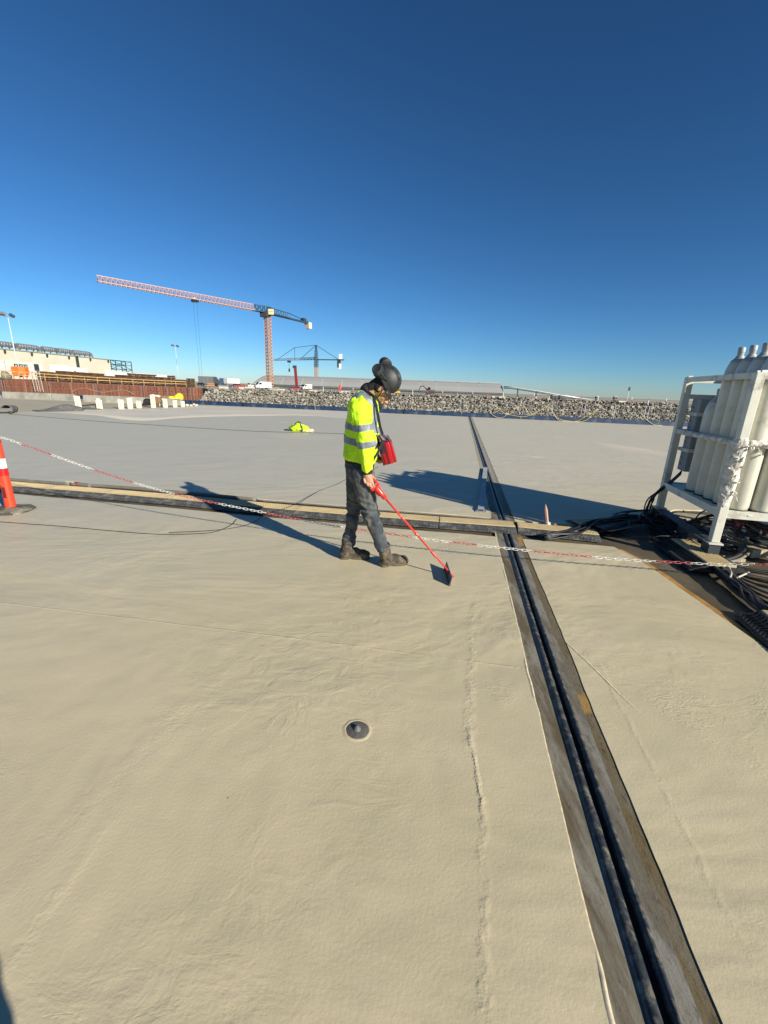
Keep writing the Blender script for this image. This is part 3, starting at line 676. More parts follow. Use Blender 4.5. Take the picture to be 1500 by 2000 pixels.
v1 = g(606, 843); mb = MB(); mb.ell((v1.x, v1.y, 0.05), (0.13, 0.10, 0.06)); mb.ell((v1.x - .1, v1.y - .15, 0.02), (0.18, 0.07, 0.025))
t = thing('work_glove', 'pale work glove lying beside the crumpled yellow vest', 'glove', (v1.x, v1.y, 0)); blob('glove', mb, mat('glove_pale', (.5, .5, .33), .8), t, 0.012, 2, lambda c, n: .02 * noise.noise(c * 12))

# ------------------------------------------------------------------ pale blocks, felt sheets, heaps on the left
blk = [(155, 800.5, 773.5, 9, -4), (195, 799, 781.5, 10, 3), (237.5, 798.6, 780.5, 9, 0), (255, 798, 777.5, 8.5, 2), (272, 797, 783, 8.5, -2), (300, 796.5, 771, 8, -3), (323.5, 796, 779, 7.5, 2), (342.5, 795.5, 782, 7, 0), (357.5, 794.5, 783, 6.5, 1)]
ord_ = ['tall pale block nearest the curled felt sheets', 'pale block standing alone left of the closely spaced blocks', 'pale block just left of the taller narrow pair', 'ragged tall pale block, third before the brown bags', 'short pale block left of the brown bags', 'tallest pale block in front of the black sack', 'pale block in front of the brown bags', 'low pale block in front of the yellow sacks', 'last low pale block at the right end of the row']
for i, (px, yb, yt, wpx, tw) in enumerate(blk):
    p = g(px, yb); k = (at(px, yb - 10, p.y).z - 0) / 10; h = k * (yb - yt); w_ = k * wpx * .72
    mb = MB(); rings = []
    for j in range(9):
        z = h * j / 8; s = 1 + 0.06 * noise.noise(Vector((i * 5, j * 1.7, 0))); lean = (0.05 if i == 0 else 0.0) * z
        rings.append([Vector((p.x + lean * -1 + a * w_ * .5 * s + .02 * noise.noise(Vector((i, j, a))), p.y + b_ * .10, z + (0 if j < 8 else .012 * a * (1 if i % 2 else -1)))) for a, b_ in ((-1, -1), (1, -1), (1, 1), (-1, 1))])
    mb.loft(rings)
    t = thing('pale_block', ord_[i], 'block', (p.x, p.y, 0), 'pale upright blocks in a row on the left of the deck'); 
    mb.build('block', M['foam'], t)
    if i in (0, 1, 2, 6, 8):
        MB().lathe((p.x + w_ * .2, p.y - .103, h * .38), [(w_ * .11, 0), (w_ * .11, .004)], 10, axis=(0, -1, 0)).build('knot', mat('hole_brown', (.06, .04, .02), .8), t)
    if i == 1: MB().box((p.x - .02, p.y, h + .04), (w_ * .4, .12, .1)).build('chip', M['foam'], t)
def curl(name, c, L, w_, turns, hgt_, lab, m_=None, rz=0.0, flip=1):
    """a stiff sheet lying flat at one side and curling over at the other"""
    rings = []; n = 26
    for j in range(9):
        u = (j / 8 - 0.5) * L; row = []
        for i in range(n):
            t_ = i / (n - 1)
            if t_ < 0.45: x, z = -w_ * (0.45 - t_) * 1.6, 0.015
            else:
                a = (t_ - 0.45) / 0.55 * turns; rr = hgt_ * (0.50 - 0.14 * a / turns) * (1 - 0.25 * (j / 8 if flip > 0 else 1 - j / 8)); x, z = rr * math.sin(a), 0.015 + rr * (1 - math.cos(a))
            row.append(Vector((x * flip, u + .05 * math.sin(j), z)))
        rings.append(row)
    q_ = Matrix.Rotation(rz, 3, 'Z'); mb = MB(); c = Vector((c.x, c.y, 0))
    top = [[q_ @ p + c for p in r_] for r_ in rings]; mb.loft(top, cap=False, closed=False)
    o = mb.build(name, m_ or M['felt'], None, True, org=c); s_ = o.modifiers.new('thickness', 'SOLIDIFY'); s_.thickness = 0.022; return tag(o, lab, 'felt sheet')
curl('felt_sheet', g(20, 807), 1.0, .8, 4.3, 0.42, 'dark felt sheet curled into an open roll at the left edge of the deck', rz=R(28), flip=1)
fa, fb = g(70, 803.5), g(160, 802); fu = (fb - fa).normalized(); fn = Vector((-fu.y, fu.x, 0)); rows = []
for j in range(15):
    t_ = j / 14; hh_ = .27 * math.sin(min(1, t_ * 1.15) * math.pi * .62) ** 2 * (1 - .35 * max(0, t_ - .7) / .3); row = []
    for i in range(13): v_ = i / 12; row.append(fa + fu * t_ * (fb - fa).length + fn * ((v_ - .5) * .9 * (1 - .2 * t_) + .12 * t_) + Vector((0, 0, .014 + hh_ * math.sin(math.pi * v_) ** 1.3)))
    rows.append(row)
mb = MB(); mb.loft(rows, cap=False, closed=False); o = mb.build('felt_sheet', M['felt'], None, True, org=Vector((fa.x, fa.y, 0))); s_ = o.modifiers.new('thickness', 'SOLIDIFY'); s_.thickness = 0.02; tag(o, 'grey felt sheet humped up left of the tallest near block', 'felt sheet')
curl('felt_sheet', g(176, 799), 0.7, 0.7, 3.2, 0.36, 'small dark felt roll between the two leftmost pale blocks', rz=R(-40), flip=-1)
def heap(name, px, py, w_, h_, m_, lab, cat, d=0.5, seed=0, rough_=0.06):
    p = g(px, py); k = at(px, py - 10, p.y).z / 10; W = w_ * k; Hh = h_ * k
    mb = MB(); mb.ell((p.x, p.y, Hh * .5), (W / 2, d, Hh / 2 * 1.02)); mb.ell((p.x - W * .1, p.y, Hh * .25), (W * .5, d, Hh * .3))
    return tag(blob(name, mb, m_, None, 0.04, 2, lambda c, n: rough_ * noise.noise(c * 4 + Vector((seed, 0, 0)))), lab, cat)
heap('black_sack', 290, 792, 11, 14, M['black_cloth'], 'black sack slumped behind the tallest pale block', 'sack', seed=1)
heap('brown_bag', 308, 792, 14, 17, mat('brown_paper', (.20, .11, .05), .8), 'brown bag behind the tallest pale block', 'bag', seed=2)
heap('brown_bag', 322, 789, 15, 16, mat('brown_paper', (.24, .13, .06), .8), 'brown bag with a white top right of the other brown bag', 'bag', seed=3)
t_ = heap('white_bag', 307, 780, 14, 9, mat('white_sack', (.6, .57, .45), .8), 'crumpled white bag lying on the brown bags', 'bag', seed=4); 
heap('yellow_sack', 337, 788, 13, 15, mat('yellow_plastic', (.72, .62, .03), .5), 'low yellow sack left of the tall yellow sack', 'sack', seed=5)
heap('yellow_sack', 350, 788, 15, 20, mat('yellow_plastic', (.76, .66, .03), .5), 'tall bright yellow sack at the end of the deck', 'sack', seed=6)
heap('white_bucket', 314.5, 795, 5, 11, mat('bucket_white', (.7, .68, .6), .5), 'small white container between the pale blocks', 'container', d=.12, seed=7, rough_=.01)
for i, (px, py, w_) in enumerate(((366, 794, 7), (374, 794, 6), (384, 793.5, 7), (379, 792, 5))):
    heap('pale_lump', px, py, w_, 5, mat('pale_lump', (.55, .47, .36), .9), ['pale rubble lump nearest the last pale block', 'small pale rubble lump, second from the last block', 'roundest pale lump at the foot of the blue board', 'pale lump leaning on the two right-hand lumps'][i], 'rubble', d=.15, seed=9 + i, rough_=.04)

# ------------------------------------------------------------------ concrete barriers and blue edge protection
def kerb(a, b_, h, lab):
    d = (b_ - a).normalized(); n = Vector((-d.y, d.x, 0)); mb = MB(); rings = []
    m_ = 14
    for j in range(m_ + 1):
        p = a.lerp(b_, j / m_); w0 = 0.16 + .005 * noise.noise(p * 3)
        rings.append([p + n * u + Vector((0, 0, z)) for u, z in ((-w0, 0), (-w0 * .8, h - .02), (-w0 * .7, h), (w0 * .7, h), (w0 * .8, h - .02), (w0, 0))])
    mb.loft(rings); return tag(mb.build('concrete_barrier', M['concrete'], None, org=Vector((a.x, a.y, 0))), lab, 'barrier', 'concrete barriers at the edge of the deck')
kerb(g(9, 777), g(104.5, 780.6), .41, 'long streaked concrete barrier at the far left of the deck')
kerb(g(105.5, 780.7), g(145, 782.3), .41, 'short pale concrete barrier left of the gap showing blue board')
kerb(g(166, 784), g(271.5, 788), .42, 'long dark concrete barrier right of the gap, behind the ragged block')
kerb(g(272.5, 788), g(352, 791), .40, 'short concrete barrier behind the bags and yellow sacks')
kerb(g(-75, 773.5), g(-2, 776.6), .40, 'concrete barrier just outside the left edge')
def edge_panel(a, b_, i, lab):
    d = (b_ - a).normalized(); n = Vector((-d.y, d.x, 0)); L = (b_ - a).length
    t = thing('edge_barrier', lab, 'edge barrier', (a.x, a.y, 0), 'blue edge barrier panels along the far edge of the deck')
    mb = MB(); mb.bar(a + d * .03 + Vector((0, 0, .14)), b_ - d * .03 + Vector((0, 0, .14)), .03, .27); mb.build('toe_board', M['blue_board'], t)
    mb = MB()
    for u in (0.10, L / 2, L - .10): mb.bar(a + d * u + n * .03, a + d * u + n * .03 + Vector((0, 0, 1.12)), .022)
    for z in (1.1, .7): mb.bar(a + d * .05 + n * .03 + Vector((0, 0, z)), b_ - d * .05 + n * .03 + Vector((0, 0, z)), .010)
    mb.build('frame', M['steel'], t)
    mb = MB(); k_ = int(L / .12)
    for j in range(k_): u = .08 + j * (L - .16) / k_; mb.bar(a + d * u + n * .03 + Vector((0, 0, .28)), a + d * u + n * .03 + Vector((0, 0, 1.1)), .0035)
    o = mb.build('wire_mesh', M['steel'], t); o['kind'] = 'stuff'
    if i % 3 == 0: MB().box(a + Vector((0, 0, .14)) - n * .03, (.12, .03, .30), math.atan2(d.y, d.x)).build('board_clamp', M['black_rubber'], t)
    return t
e0 = EDGE[0]; total = (EDGE[-1] - e0).length; en = resample([EDGE[0], EDGE[-1]], 3.72)
kk = 0
for a, b_ in zip(en[:-1], en[1:]):
    x = proj(((a + b_) / 2))[0]
    if x < -60 or x > 1600: continue
    wh = 'at the left edge of the picture' if x < 20 else 'behind the long left concrete barrier' if x < 90 else 'seen in the gap between the concrete barriers' if x < 165 else 'behind the dark concrete barrier' if x < 235 else 'behind the tallest pale block' if x < 305 else 'behind the yellow sacks' if x < 370 else 'right of the yellow sacks' if x < 460 else 'below the white van' if x < 560 else 'straight above the yellow vest' if x < 640 else 'hidden behind the worker' if x < 735 else 'immediately right of the worker' if x < 820 else 'second to the right of the worker' if x < 850 else 'just left of the far end of the joint' if x < 915 else 'at the far end of the joint' if x < 1010 else 'under the first loops of yellow hose' if x < 1110 else 'brightest blue, under the lowest sag of yellow hose' if x < 1200 else 'left of the gas rack, under the hose tail' if x < 1330 else 'behind the gas rack' if x < 1450 else 'past the right edge, behind the gas rack'
    edge_panel(a, b_, kk, 'blue toe board and wire mesh ' + wh); kk += 1
# hoses hung on the edge mesh
def drape(px, lab, r=0.015, m_=None):
    P = []
    for x, y in px:
        # point on the vertical plane of the barrier
        d = ray(x, y); n = np.array([-ed.y, ed.x]); o_ = np.array([EDGE[1].x, EDGE[1].y]) - n * 0.05
        tt = (o_ @ n) / (d[0] * n[0] + d[1] * n[1]); P.append(Vector((d[0] * tt, d[1] * tt, max(r, CAMH + d[2] * tt))))
    return hose('hose', P, r, m_ or M['hose_yellow'], lab, 'hose', 6, k=5)
drape([(956, 790), (972, 796), (986, 808), (990, 810), (1000, 806), (1008, 797), (1020, 792), (1028, 800), (1036, 811), (1052, 803), (1066, 795), (1076, 799), (1084, 812), (1097, 820), (1125, 823), (1140, 815), (1168, 799)], 'yellow hose hung in loops on the far edge mesh, upper line')
drape([(957, 792), (958, 806), (970, 815), (982, 815), (992, 810), (1018, 814), (1032, 812), (1050, 804), (1070, 793), (1080, 806), (1090, 820), (1104, 825), (1130, 826), (1146, 820), (1158, 808), (1168, 799)], 'pale yellow hose hung in loops below the other one')
drape([(1246, 802), (1256, 812), (1268, 824), (1280, 831), (1292, 834)], 'short end of pale hose coming off the edge mesh left of the rack')
drape([(431, 762), (450, 769), (500, 775), (535, 778), (560, 776), (590, 775), (610, 778), (614, 788), (616, 802)], 'thin pale hose across the rocks left of the worker', 0.012, mat('pale_hose', (.5, .46, .34), .6))
drape([(138, 767), (150, 760), (165, 758), (185, 763), (200, 766), (225, 763), (245, 762), (262, 770)], 'thin pale cord looped over the left concrete barriers', 0.012, mat('pale_cord', (.5, .4, .28), .6))
# ------------------------------------------------------------------ gas cylinder rack
K = 0.871; Z0 = 0.20                             # the rack stands on skid beams 0.2 m high; K turns survey units into metres
A = g(1388, 1062, Z0); B = g(1280, 990, Z0); A.z = B.z = 0; dd_ = (B - A).normalized(); ff = Vector((dd_.y, -dd_.x, 0)); D_ = (B - A).length / K; W_ = 1.22
rk = thing('cylinder_rack', 'tall white painted steel rack full of gas cylinders at the right edge', 'rack', (A.x, A.y, 0))
RM = Matrix(((ff.x, dd_.x, 0), (ff.y, dd_.y, 0), (0, 0, 1)))
rp = lambda u, v, z: Vector((A.x, A.y, 0)) + ff * u * K + dd_ * v * K + Vector((0, 0, Z0 + z * K))
HT = 1.85; PW = 0.085
for u, v, nm in ((PW / 2, PW / 2, 'a'), (W_ - PW / 2, PW / 2, 'b'), (PW / 2, D_ - PW / 2, 'c'), (W_ - PW / 2, D_ - PW / 2, 'd')):
    mb = MB(); mb.bbox(rp(u, v, HT / 2 + .01), (PW * K, PW * K, (HT - .02) * K), .005, RM); mb.box(rp(u, v, .008), (PW + .04, PW + .04, .014), RM)
    mb.build('post', M['white_paint'], rk)
def rail(p, q_, w_, h_, nm='rail', m_=None): return MB().bar(p, q_, w_ * K, h_ * K).build(nm, m_ or M['white_paint'], rk)
for v in (0.028, D_ - 0.028):
    rail(rp(PW, v, HT - .035), rp(W_ - PW, v, HT - .035), .05, .066)
    rail(rp(PW, v, .355), rp(W_ - PW, v, .355), .05, .085)
    rail(rp(PW, v, 1.13), rp(W_ - PW, v, 1.13), .03, .062)
for u in (0.028, W_ - 0.028):
    rail(rp(u, PW, HT - .032), rp(u, D_ - PW, HT - .032), .05, .06)
    rail(rp(u, PW, .355), rp(u, D_ - PW, .355), .05, .085)
    rail(rp(u, PW, 1.13), rp(u, D_ - PW, 1.13), .03, .062)
rail(rp(PW, D_ - .03, 1.60), rp(W_ - PW, D_ - .03, 1.60), .02, .06)
MB().box(rp(W_ / 2, D_ / 2, .385), ((W_ - .12) * K, (D_ - .12) * K, .010), RM).build('shelf', M['white_paint'], rk)
mb = MB()
for u, v in ((.03, D_ - .02), (PW / 2, .02), (PW * .5, .10), (W_ - .05, .03)): mb.bar(rp(u, v, HT + .008), rp(u + .06, v + .01, HT + .012), .02, .02)
mb.build('clamp', M['steel'], rk)
mb = MB()
for u in (.30, .62, .95): mb.box(rp(u, -.001, .36), (.035, .006, .008), RM)
mb.build('slot_plate', M['white_tape'], rk)
def cyl(u, v, h, lab, r=0.112, z0=0.391):
    c = rp(u, v, z0); h = h * K; r = r * K
    t = thing('gas_cylinder', lab, 'gas cylinder', c, 'gas cylinders standing in the white rack')
    pr = [(r * .80, 0.0), (r * .93, .012), (r, .04), (r, h - .20), (r * .985, h - .17), (r * .93, h - .13), (r * .80, h - .085), (r * .62, h - .05), (r * .5, h - .035)]
    MB().lathe(c, pr, 28).build('body', M['gas_white'], t, 40)
    MB().lathe(c, [(r * .74, h - .070), (r * .70, h - .052), (r * .60, h - .042), (r * .50, h - .031), (r * .40, h - .02), (r * .37, h - .004), (0.030, h)], 24).build('collar', M['cyl_grey'], t, 40)
    MB().lathe(c, [(0.028, h - .004), (0.030, h + .03), (0.032, h + .032), (0.032, h + .075), (0.026, h + .082)], 14).build('valve', M['cyl_grey'], t, 40)
    MB().lathe(c, [(r * 1.02, -.003), (r * 1.02, .010), (r * .95, .012)], 28).build('foot_ring', M['black_rubber'], t, 40)
    return t
HC = 1.68
zb_ = Z0 + .391 * K; LV = []
for q_ in ((1385.5, 979), (1362, 970), (1337, 960)):
    p = g(*q_, zb_); LV.append(((p - A).dot(ff) / K, (p - A).dot(dd_) / K))
LV += [(((g(*q_, zb_) - A).dot(ff)) / K, ((g(*q_, zb_) - A).dot(dd_)) / K) for q_ in ((1431, 997), (1472, 1001))]
print('cyl uv', LV)
cyl(.21, .60, HC, 'tall white cylinder nearest the padded front post, on the left side of the rack')
cyl(.21, .83, HC, 'tall white cylinder second from the padded front post, on the left side of the rack')
cyl(.21, 1.07, 1.22, 'short white cylinder beside the grey boxes at the back left of the rack', .118)
for i, u in enumerate((.22, .45, .68, .91, 1.10)):
    cyl(u, .145, HC - (.02 if i else .0), ['white cylinder just right of the padded front post, in full sun', 'shiny cylinder at the right edge of the picture, second in the front row', 'cylinder third in the front row, past the right edge', 'cylinder fourth in the front row', 'last cylinder in the front row'][i])
inner = [(u, v) for u in (.45, .68, .91, 1.10) for v in (.37, .60, .83, 1.07, 1.30, 1.53) if not (u < .6 and v > .9) and not (u < .8 and v > 1.2)]
for i, (u, v) in enumerate(inner):
    cyl(u, v, HC, 'white cylinder standing hidden in the inner rows of the rack')
cyl(.21, .37, HC, 'tall white cylinder directly behind the padded front post')
# grey junction boxes on the back left post
jb = thing('junction_box', 'stack of grey enclosures strapped inside the back left corner of the rack', 'electrical box', rp(.12, D_ - .2, .55))
for z0, z1, w_ in ((.60, .88, .22), (.90, 1.08, .20), (1.10, 1.37, .20), (1.39, 1.57, .24)):
    MB().bbox(rp(.20, D_ - .20, (z0 + z1) / 2), (.15 * K, w_ * K, (z1 - z0) * K), .010, RM).build('enclosure', mat('enclosure_grey', (.27, .29, .30), .5, var=.1), jb)
for z in (.89, 1.375): MB().bbox(rp(.19, D_ - .18, z), (.15, .26, .042), .006, RM).build('strap_bracket', M['white_paint'], jb)
mb = MB()
for z in (.70, .78, 1.0, 1.2, 1.28, 1.46): mb.box(rp(.122, D_ - .16, z), (.004, .018, .014), RM)
mb.build('screw', M['dark_steel'], jb)
# dirty padding: wrapped round the front post and the mid rails
pad = mat('dirty_padding', (.70, .67, .58), .8, var=.25, vs_=18, dirt=(.42, .37, .28), dirt_amt=.4, dscale=14, bump=.008, bscale=40)
rg = lambda c, n: 0.010 * noise.ridged_multi_fractal(Vector((c.x * 16, c.y * 16, c.z * 11)), 1, 2.1, 3, 1, 2) - .008
pt = thing('padding', 'torn dirty white padding wrapped round the front post and middle rails of the rack', 'padding', rp(0, 0, .4))
mb = MB(); mb.caps(rp(.045, .04, 1.14), rp(.035, .035, .98), .055, .062); mb.caps(rp(.035, .035, .98), rp(.035, .035, .70), .062, .058); mb.caps(rp(.035, .035, .70), rp(.04, .04, .47), .056, .050)
blob('post_wrap', mb, pad, pt, .009, 1, rg)
mb = MB(); mb.caps(rp(.12, .01, 1.14), rp(.42, .005, 1.13), .028, .036); mb.caps(rp(.42, .005, 1.13), rp(1.2, .005, 1.12), .036, .034); blob('front_rail_wrap', mb, pad, pt, .009, 1, rg)
mb = MB(); mb.caps(rp(.02, .10, 1.135), rp(.02, .5, 1.13), .024, .028); mb.caps(rp(.02, .5, 1.13), rp(.03, 1.45, 1.13), .028, .031); blob('side_rail_wrap', mb, pad, pt, .009, 1, lambda c, n: rg(c, n) * .35)
random.seed(5)
mb = MB()
for i in range(46):                             # frayed tufts
    if i < 20: c = rp(.03, -.03, random.uniform(.5, 1.12)) + ff * random.uniform(-.06, .06)
    else: c = rp(random.uniform(.1, 1.1), -.03, 1.1 + random.uniform(-.05, .03))
    q_ = c + Vector((random.uniform(-.05, .04), random.uniform(-.05, .0), random.uniform(-.07, .02))); m_ = (c + q_) / 2 + Vector((0, -.015, .01))
    mb.tube([c, m_, q_], [.010, .006, .001], 4)
mb.build('frayed_tuft', pad, pt)['kind'] = 'stuff'

def shade_sides(t):  # shade on sides turned from the sun, put in as black rubber
    for ch in [x for x in bpy.data.objects if x.parent == t and x.name.startswith('ramp_side')]:
        ch.data = ch.data.copy(); ch.data.materials[0] = M['black_rubber']
# ------------------------------------------------------------------ beams, hoses and valves under and round the rack
def beam(a, b_, w_, h_, lab, m_=None, z=None, cat='beam', name='steel_beam', group=None):
    z = h_ / 2 + 0.002 if z is None else z
    mb = MB(); a = Vector((a.x, a.y, z)); b_ = Vector((b_.x, b_.y, z)); t_ = .008
    d = (b_ - a).normalized(); n = Vector((d.y, -d.x, 0))
    sec_ = lambda p: [p + n * u + Vector((0, 0, v)) for u, v in ((-w_ / 2, -h_ / 2), (w_ / 2, -h_ / 2), (w_ / 2, -h_ / 2 + t_), (t_ / 2 - w_ * .1, -h_ / 2 + t_), (t_ / 2 - w_ * .1, h_ / 2 - t_), (w_ / 2, h_ / 2 - t_), (w_ / 2, h_ / 2), (-w_ / 2, h_ / 2))]
    mb.loft([sec_(a), sec_(b_)]); return tag(mb.build(name, m_ or mat('skid_blue_grey', (.16, .18, .20), .5, var=.2), None, org=Vector((a.x, a.y, 0))), lab, cat, group)
skm = mat('skid_blue_grey', (.035, .042, .052), .5, var=.2)
def skid(u, lab):
    t = thing('skid_beam', lab, 'beam', rp(u, 0, -Z0 / K)); zz = lambda z: (z - Z0) / K
    for z in (.006, Z0 - .006): MB().bar(rp(u, -.015, zz(z)), rp(u, D_ + .1, zz(z)), .13, .010).build('flange', skm, t)
    for v0, v1 in ((-.01, .16), (.50, .80), (1.14, 1.42), (1.70, D_ + .09)):
        if v1 > v0: MB().bar(rp(u, v0, zz(Z0 / 2)), rp(u, v1, zz(Z0 / 2)), .10, Z0 - .024).build('web_block', skm, t)
    return t
skid(.045, 'dark blue grey skid beam with pockets carrying the left side of the rack'); skid(W_ - .045, 'dark blue grey skid beam with pockets carrying the right side of the rack')
tb = lambda c, s_, rz, lab, m_=None: tag(MB().bbox(c, s_, .004, rz).build('timber_block', m_ or mat('raw_timber', (.36, .30, .19), .8, var=.25, vs_=10, stretch=(6, 1, 6)), None, org=Vector((c[0], c[1], 0))), lab, 'timber')
p = g(1472, 1088); tb((p.x + .12, p.y + .05, .05), (.42, .12, .09), R(12), 'pale timber block in front of the rack near the right edge')
p = g(1350, 1020); tb((p.x, p.y + .2, .02), (.9, .30, .03), R(-12), 'old board lying under the rack between the posts')
p = g(1415, 1095); tb((p.x, p.y, .02), (.35, .10, .035), R(3), 'short thin board at the foot of the padded post')
p = g(1200, 1033); tag(MB().bbox((p.x, p.y, .055), (.62, .30, .014), .004, R(28)).build('loose_lid', mat('grey_lid', (.20, .20, .19), .6, bump=.003, bscale=60), None, org=Vector((p.x, p.y, 0))), 'loose grey lid lying on hoses left of the rack', 'lid')
loose_ramp((*g(1150, 1040)[:2], 0.0), R(12), 'cable protector with a dark open end lying in the shade of the rack', .55)
q0 = g(1346, 1117); q1 = g(1277, 1064)
lr = loose_ramp((q1.x, q1.y, 0.012), math.atan2(q0.y - q1.y, q0.x - q1.x), 'sunlit beige cable protector at the foot of the padded post', (q0 - q1).length / .9); lr.scale[1] = 1.15; lr.scale[2] = 1.7; shade_sides(lr)
q0 = g(1520, 1285); q1 = g(1432, 1203)
lr = loose_ramp((q1.x, q1.y, 0.0), math.atan2(q0.y - q1.y, q0.x - q1.x), 'beige cable protector with black edge at the right edge of the picture', .95); lr.scale[1] = 1.15; lr.scale[2] = 1.7; shade_sides(lr)
random.seed(11)
def bundle(name, pts, n, spread, r, lab, cat='cables', seed=0, m_=None, k=6):
    """a bundle of separate cables running together"""
    rnd = random.Random(seed); P = catmull([Vector(p) for p in pts], k); t = thing(name, lab, cat, (P[0].x, P[0].y, 0))
    for i in range(n):
        a = rnd.uniform(0, 6.28); rr = spread * math.sqrt(rnd.random()); Q = []
        for j, p in enumerate(P):
            d = (P[min(j + 1, len(P) - 1)] - P[max(j - 1, 0)]).normalized(); x = Vector((-d.y, d.x, 0)).normalized()
            a2 = a + .8 * noise.noise(Vector((i * 3.1, j * .13, seed))) * 3
            q_ = p + x * rr * math.cos(a2) + Vector((0, 0, rr * .6 * math.sin(a2))); q_.z = max(q_.z, r + .002); Q.append(q_)
        MB().tube(Q, r * rnd.uniform(.7, 1.2), 6).build('cable', m_ or M['cable'], t, True)
    return t
G_ = lambda x, y, z=0.0: Vector((*g(x, y, z)[:2], z))
bundle('cable_bundle', [G_(1385, 1098, .05), G_(1420, 1128, .05), G_(1445, 1150, .045), G_(1480, 1180, .04), G_(1530, 1215, .04), G_(1640, 1290, .04)], 13, .055, .012, 'thick bundle of black cables crossing the brown strip at the right edge', seed=1)
bundle('cable_bundle', [G_(1060, 1052, .02), G_(1120, 1040, .05), G_(1170, 1020, .08), G_(1240, 1012, .09), G_(1300, 1028, .08), G_(1345, 1062, .06), G_(1385, 1098, .05)], 10, .06, .013, 'bundle of black hoses arching from the cable ramp towards the rack', seed=2)
bundle('cable_bundle', [G_(1180, 1042, .03), G_(1240, 1018, .07), G_(1285, 1010, .10), G_(1340, 1025, .10), G_(1400, 1060, .08), G_(1440, 1075, .05)], 8, .07, .011, 'tangled black cables under the left side of the rack', seed=3)
bundle('cable_bundle', [rp(.15, D_ - .2, .58), rp(.05, D_ - .15, .40), rp(-.12, D_ - .1, .15), rp(-.20, D_ - .3, -.12), rp(-.16, D_ - .9, -.18), rp(-.1, .4, -.18)], 9, .05, .008, 'black wires hanging from the grey enclosures past the back left post', seed=4)
rnd = random.Random(9)
cn = thing('cable_coil', 'heap of loosely coiled thin black cable at the back left post', 'cables', rp(0, D_, -Z0 / K))
for i in range(16):
    c = rp(rnd.uniform(-.3, .45), rnd.uniform(.7, 1.6), -Z0 / K); rr = rnd.uniform(.12, .32); ph = rnd.uniform(0, 6.28); P = []
    for j in range(15): a = ph + j * rnd.uniform(.38, .46); P.append(c + Vector((rr * math.cos(a) * 1.3, rr * math.sin(a), .03 + .13 * (0.5 + .5 * math.sin(a * 1.3 + i)) * rnd.uniform(.7, 1.1))))
    MB().tube(catmull(P, 3), .0075, 5).build('cable', M['cable'], cn, True)
hose('hose', [G_(1560, 1085, .05), G_(1500, 1070, .05), G_(1462, 1050, .08), G_(1455, 1066, .09), G_(1450, 1078, .07), G_(1430, 1090, .04), G_(1400, 1094, .035), G_(1350, 1090, .035)], .022, M['black_rubber'], 'thick dark hose curving in a bow in front of the rack post')
hose('hose', [G_(1560, 1090, .03), G_(1474, 1062, .06), G_(1466, 1076, .06), G_(1440, 1094, .035), G_(1395, 1100, .03)], .016, M['hose_grey'], 'thinner grey hose curving inside the thick one in front of the rack')
for i in range(7):
    y0 = 1108 + i * 8
    hose('hose', [G_(1392 + 6 * i, 1096 + 4 * i, .02), G_(1450 + 3 * i, y0 + 2, .02), G_(1520, y0 + 12 + 3 * i, .02), G_(1620, y0 + 30 + 4 * i, .02)], .009 if i % 2 else .013, [M['cable'], M['hose_grey'], M['cable']][i % 3],
         'dark cable fanning out to the right below the chain, ' + ['uppermost', 'second from the top', 'third from the top', 'in the middle', 'third from the bottom', 'second from the bottom', 'lowest'][i], group='cables fanning out below the chain')
hose('strap', [G_(1412, 1112, .08), G_(1422, 1108, .12), G_(1428, 1120, .10), G_(1424, 1134, .05), G_(1440, 1128, .04), G_(1462, 1118, .03)], .009, mat('strap_pale', (.42, .40, .34), .6), 'pale strap tied round the black cable bundle', 'strap')
# manifolds with red couplings below the shelf
valve = mat('valve_red', (.30, .035, .03), .45, var=.2)
for i, (u, v, z) in enumerate(((.30, .42, .17), (.52, .50, .20), (.74, .40, .16), (.96, .50, .19), (1.15, .38, .15))):
    t = thing('valve', 'dark pipe fitting with a red coupling under the rack, ' + ['nearest the padded post', 'second from the padded post', 'third from the padded post', 'fourth from the padded post', 'furthest right'][i], 'valve', rp(u, v, 0), 'red pipe fittings under the rack')
    mb = MB(); mb.caps(rp(u - .09, v, z), rp(u + .09, v - .02, z - .02), .03, .026, 10); mb.caps(rp(u, v, z - .02), rp(u, v + .02, z - .14), .026, .024, 10); mb.build('pipe', M['dark_steel'], t, 50)
    MB().lathe(rp(u + .085, v - .022, z - .02), [(.040, 0), (.046, .01), (.046, .032), (.038, .04)], 8, axis=ff).build('coupling', valve, t)
    MB().lathe(rp(u, v + .005, z - .07), [(.036, 0), (.040, .01), (.040, .03), (.03, .035)], 8, axis=(0, 0, 1)).build('coupling', valve, t)
    mb = MB(); mb.bar(rp(u, v, z + .03), rp(u, v, z + .07), .012); mb.bar(rp(u - .05, v, z + .07), rp(u + .05, v, z + .075), .016, .008); mb.build('handle', valve, t)
for i in range(9):
    rnd = random.Random(40 + i)
    P = [rp(rnd.uniform(0, .3), rnd.uniform(.1, .9), rnd.uniform(.03, .2)), rp(rnd.uniform(.3, .6), rnd.uniform(.0, 1.0), rnd.uniform(.02, .25)), rp(rnd.uniform(.6, .9), rnd.uniform(-.1, .9), rnd.uniform(.02, .22)), rp(rnd.uniform(1.0, 1.5), rnd.uniform(-.2, 1.0), rnd.uniform(.02, .12))]
    hose('hose', P, rnd.choice((.008, .012, .018)), rnd.choice((M['cable'], M['black_rubber'], M['dark_steel'])), 'dark hose in the tangle beneath the rack shelf', group='hoses tangled beneath the rack shelf')
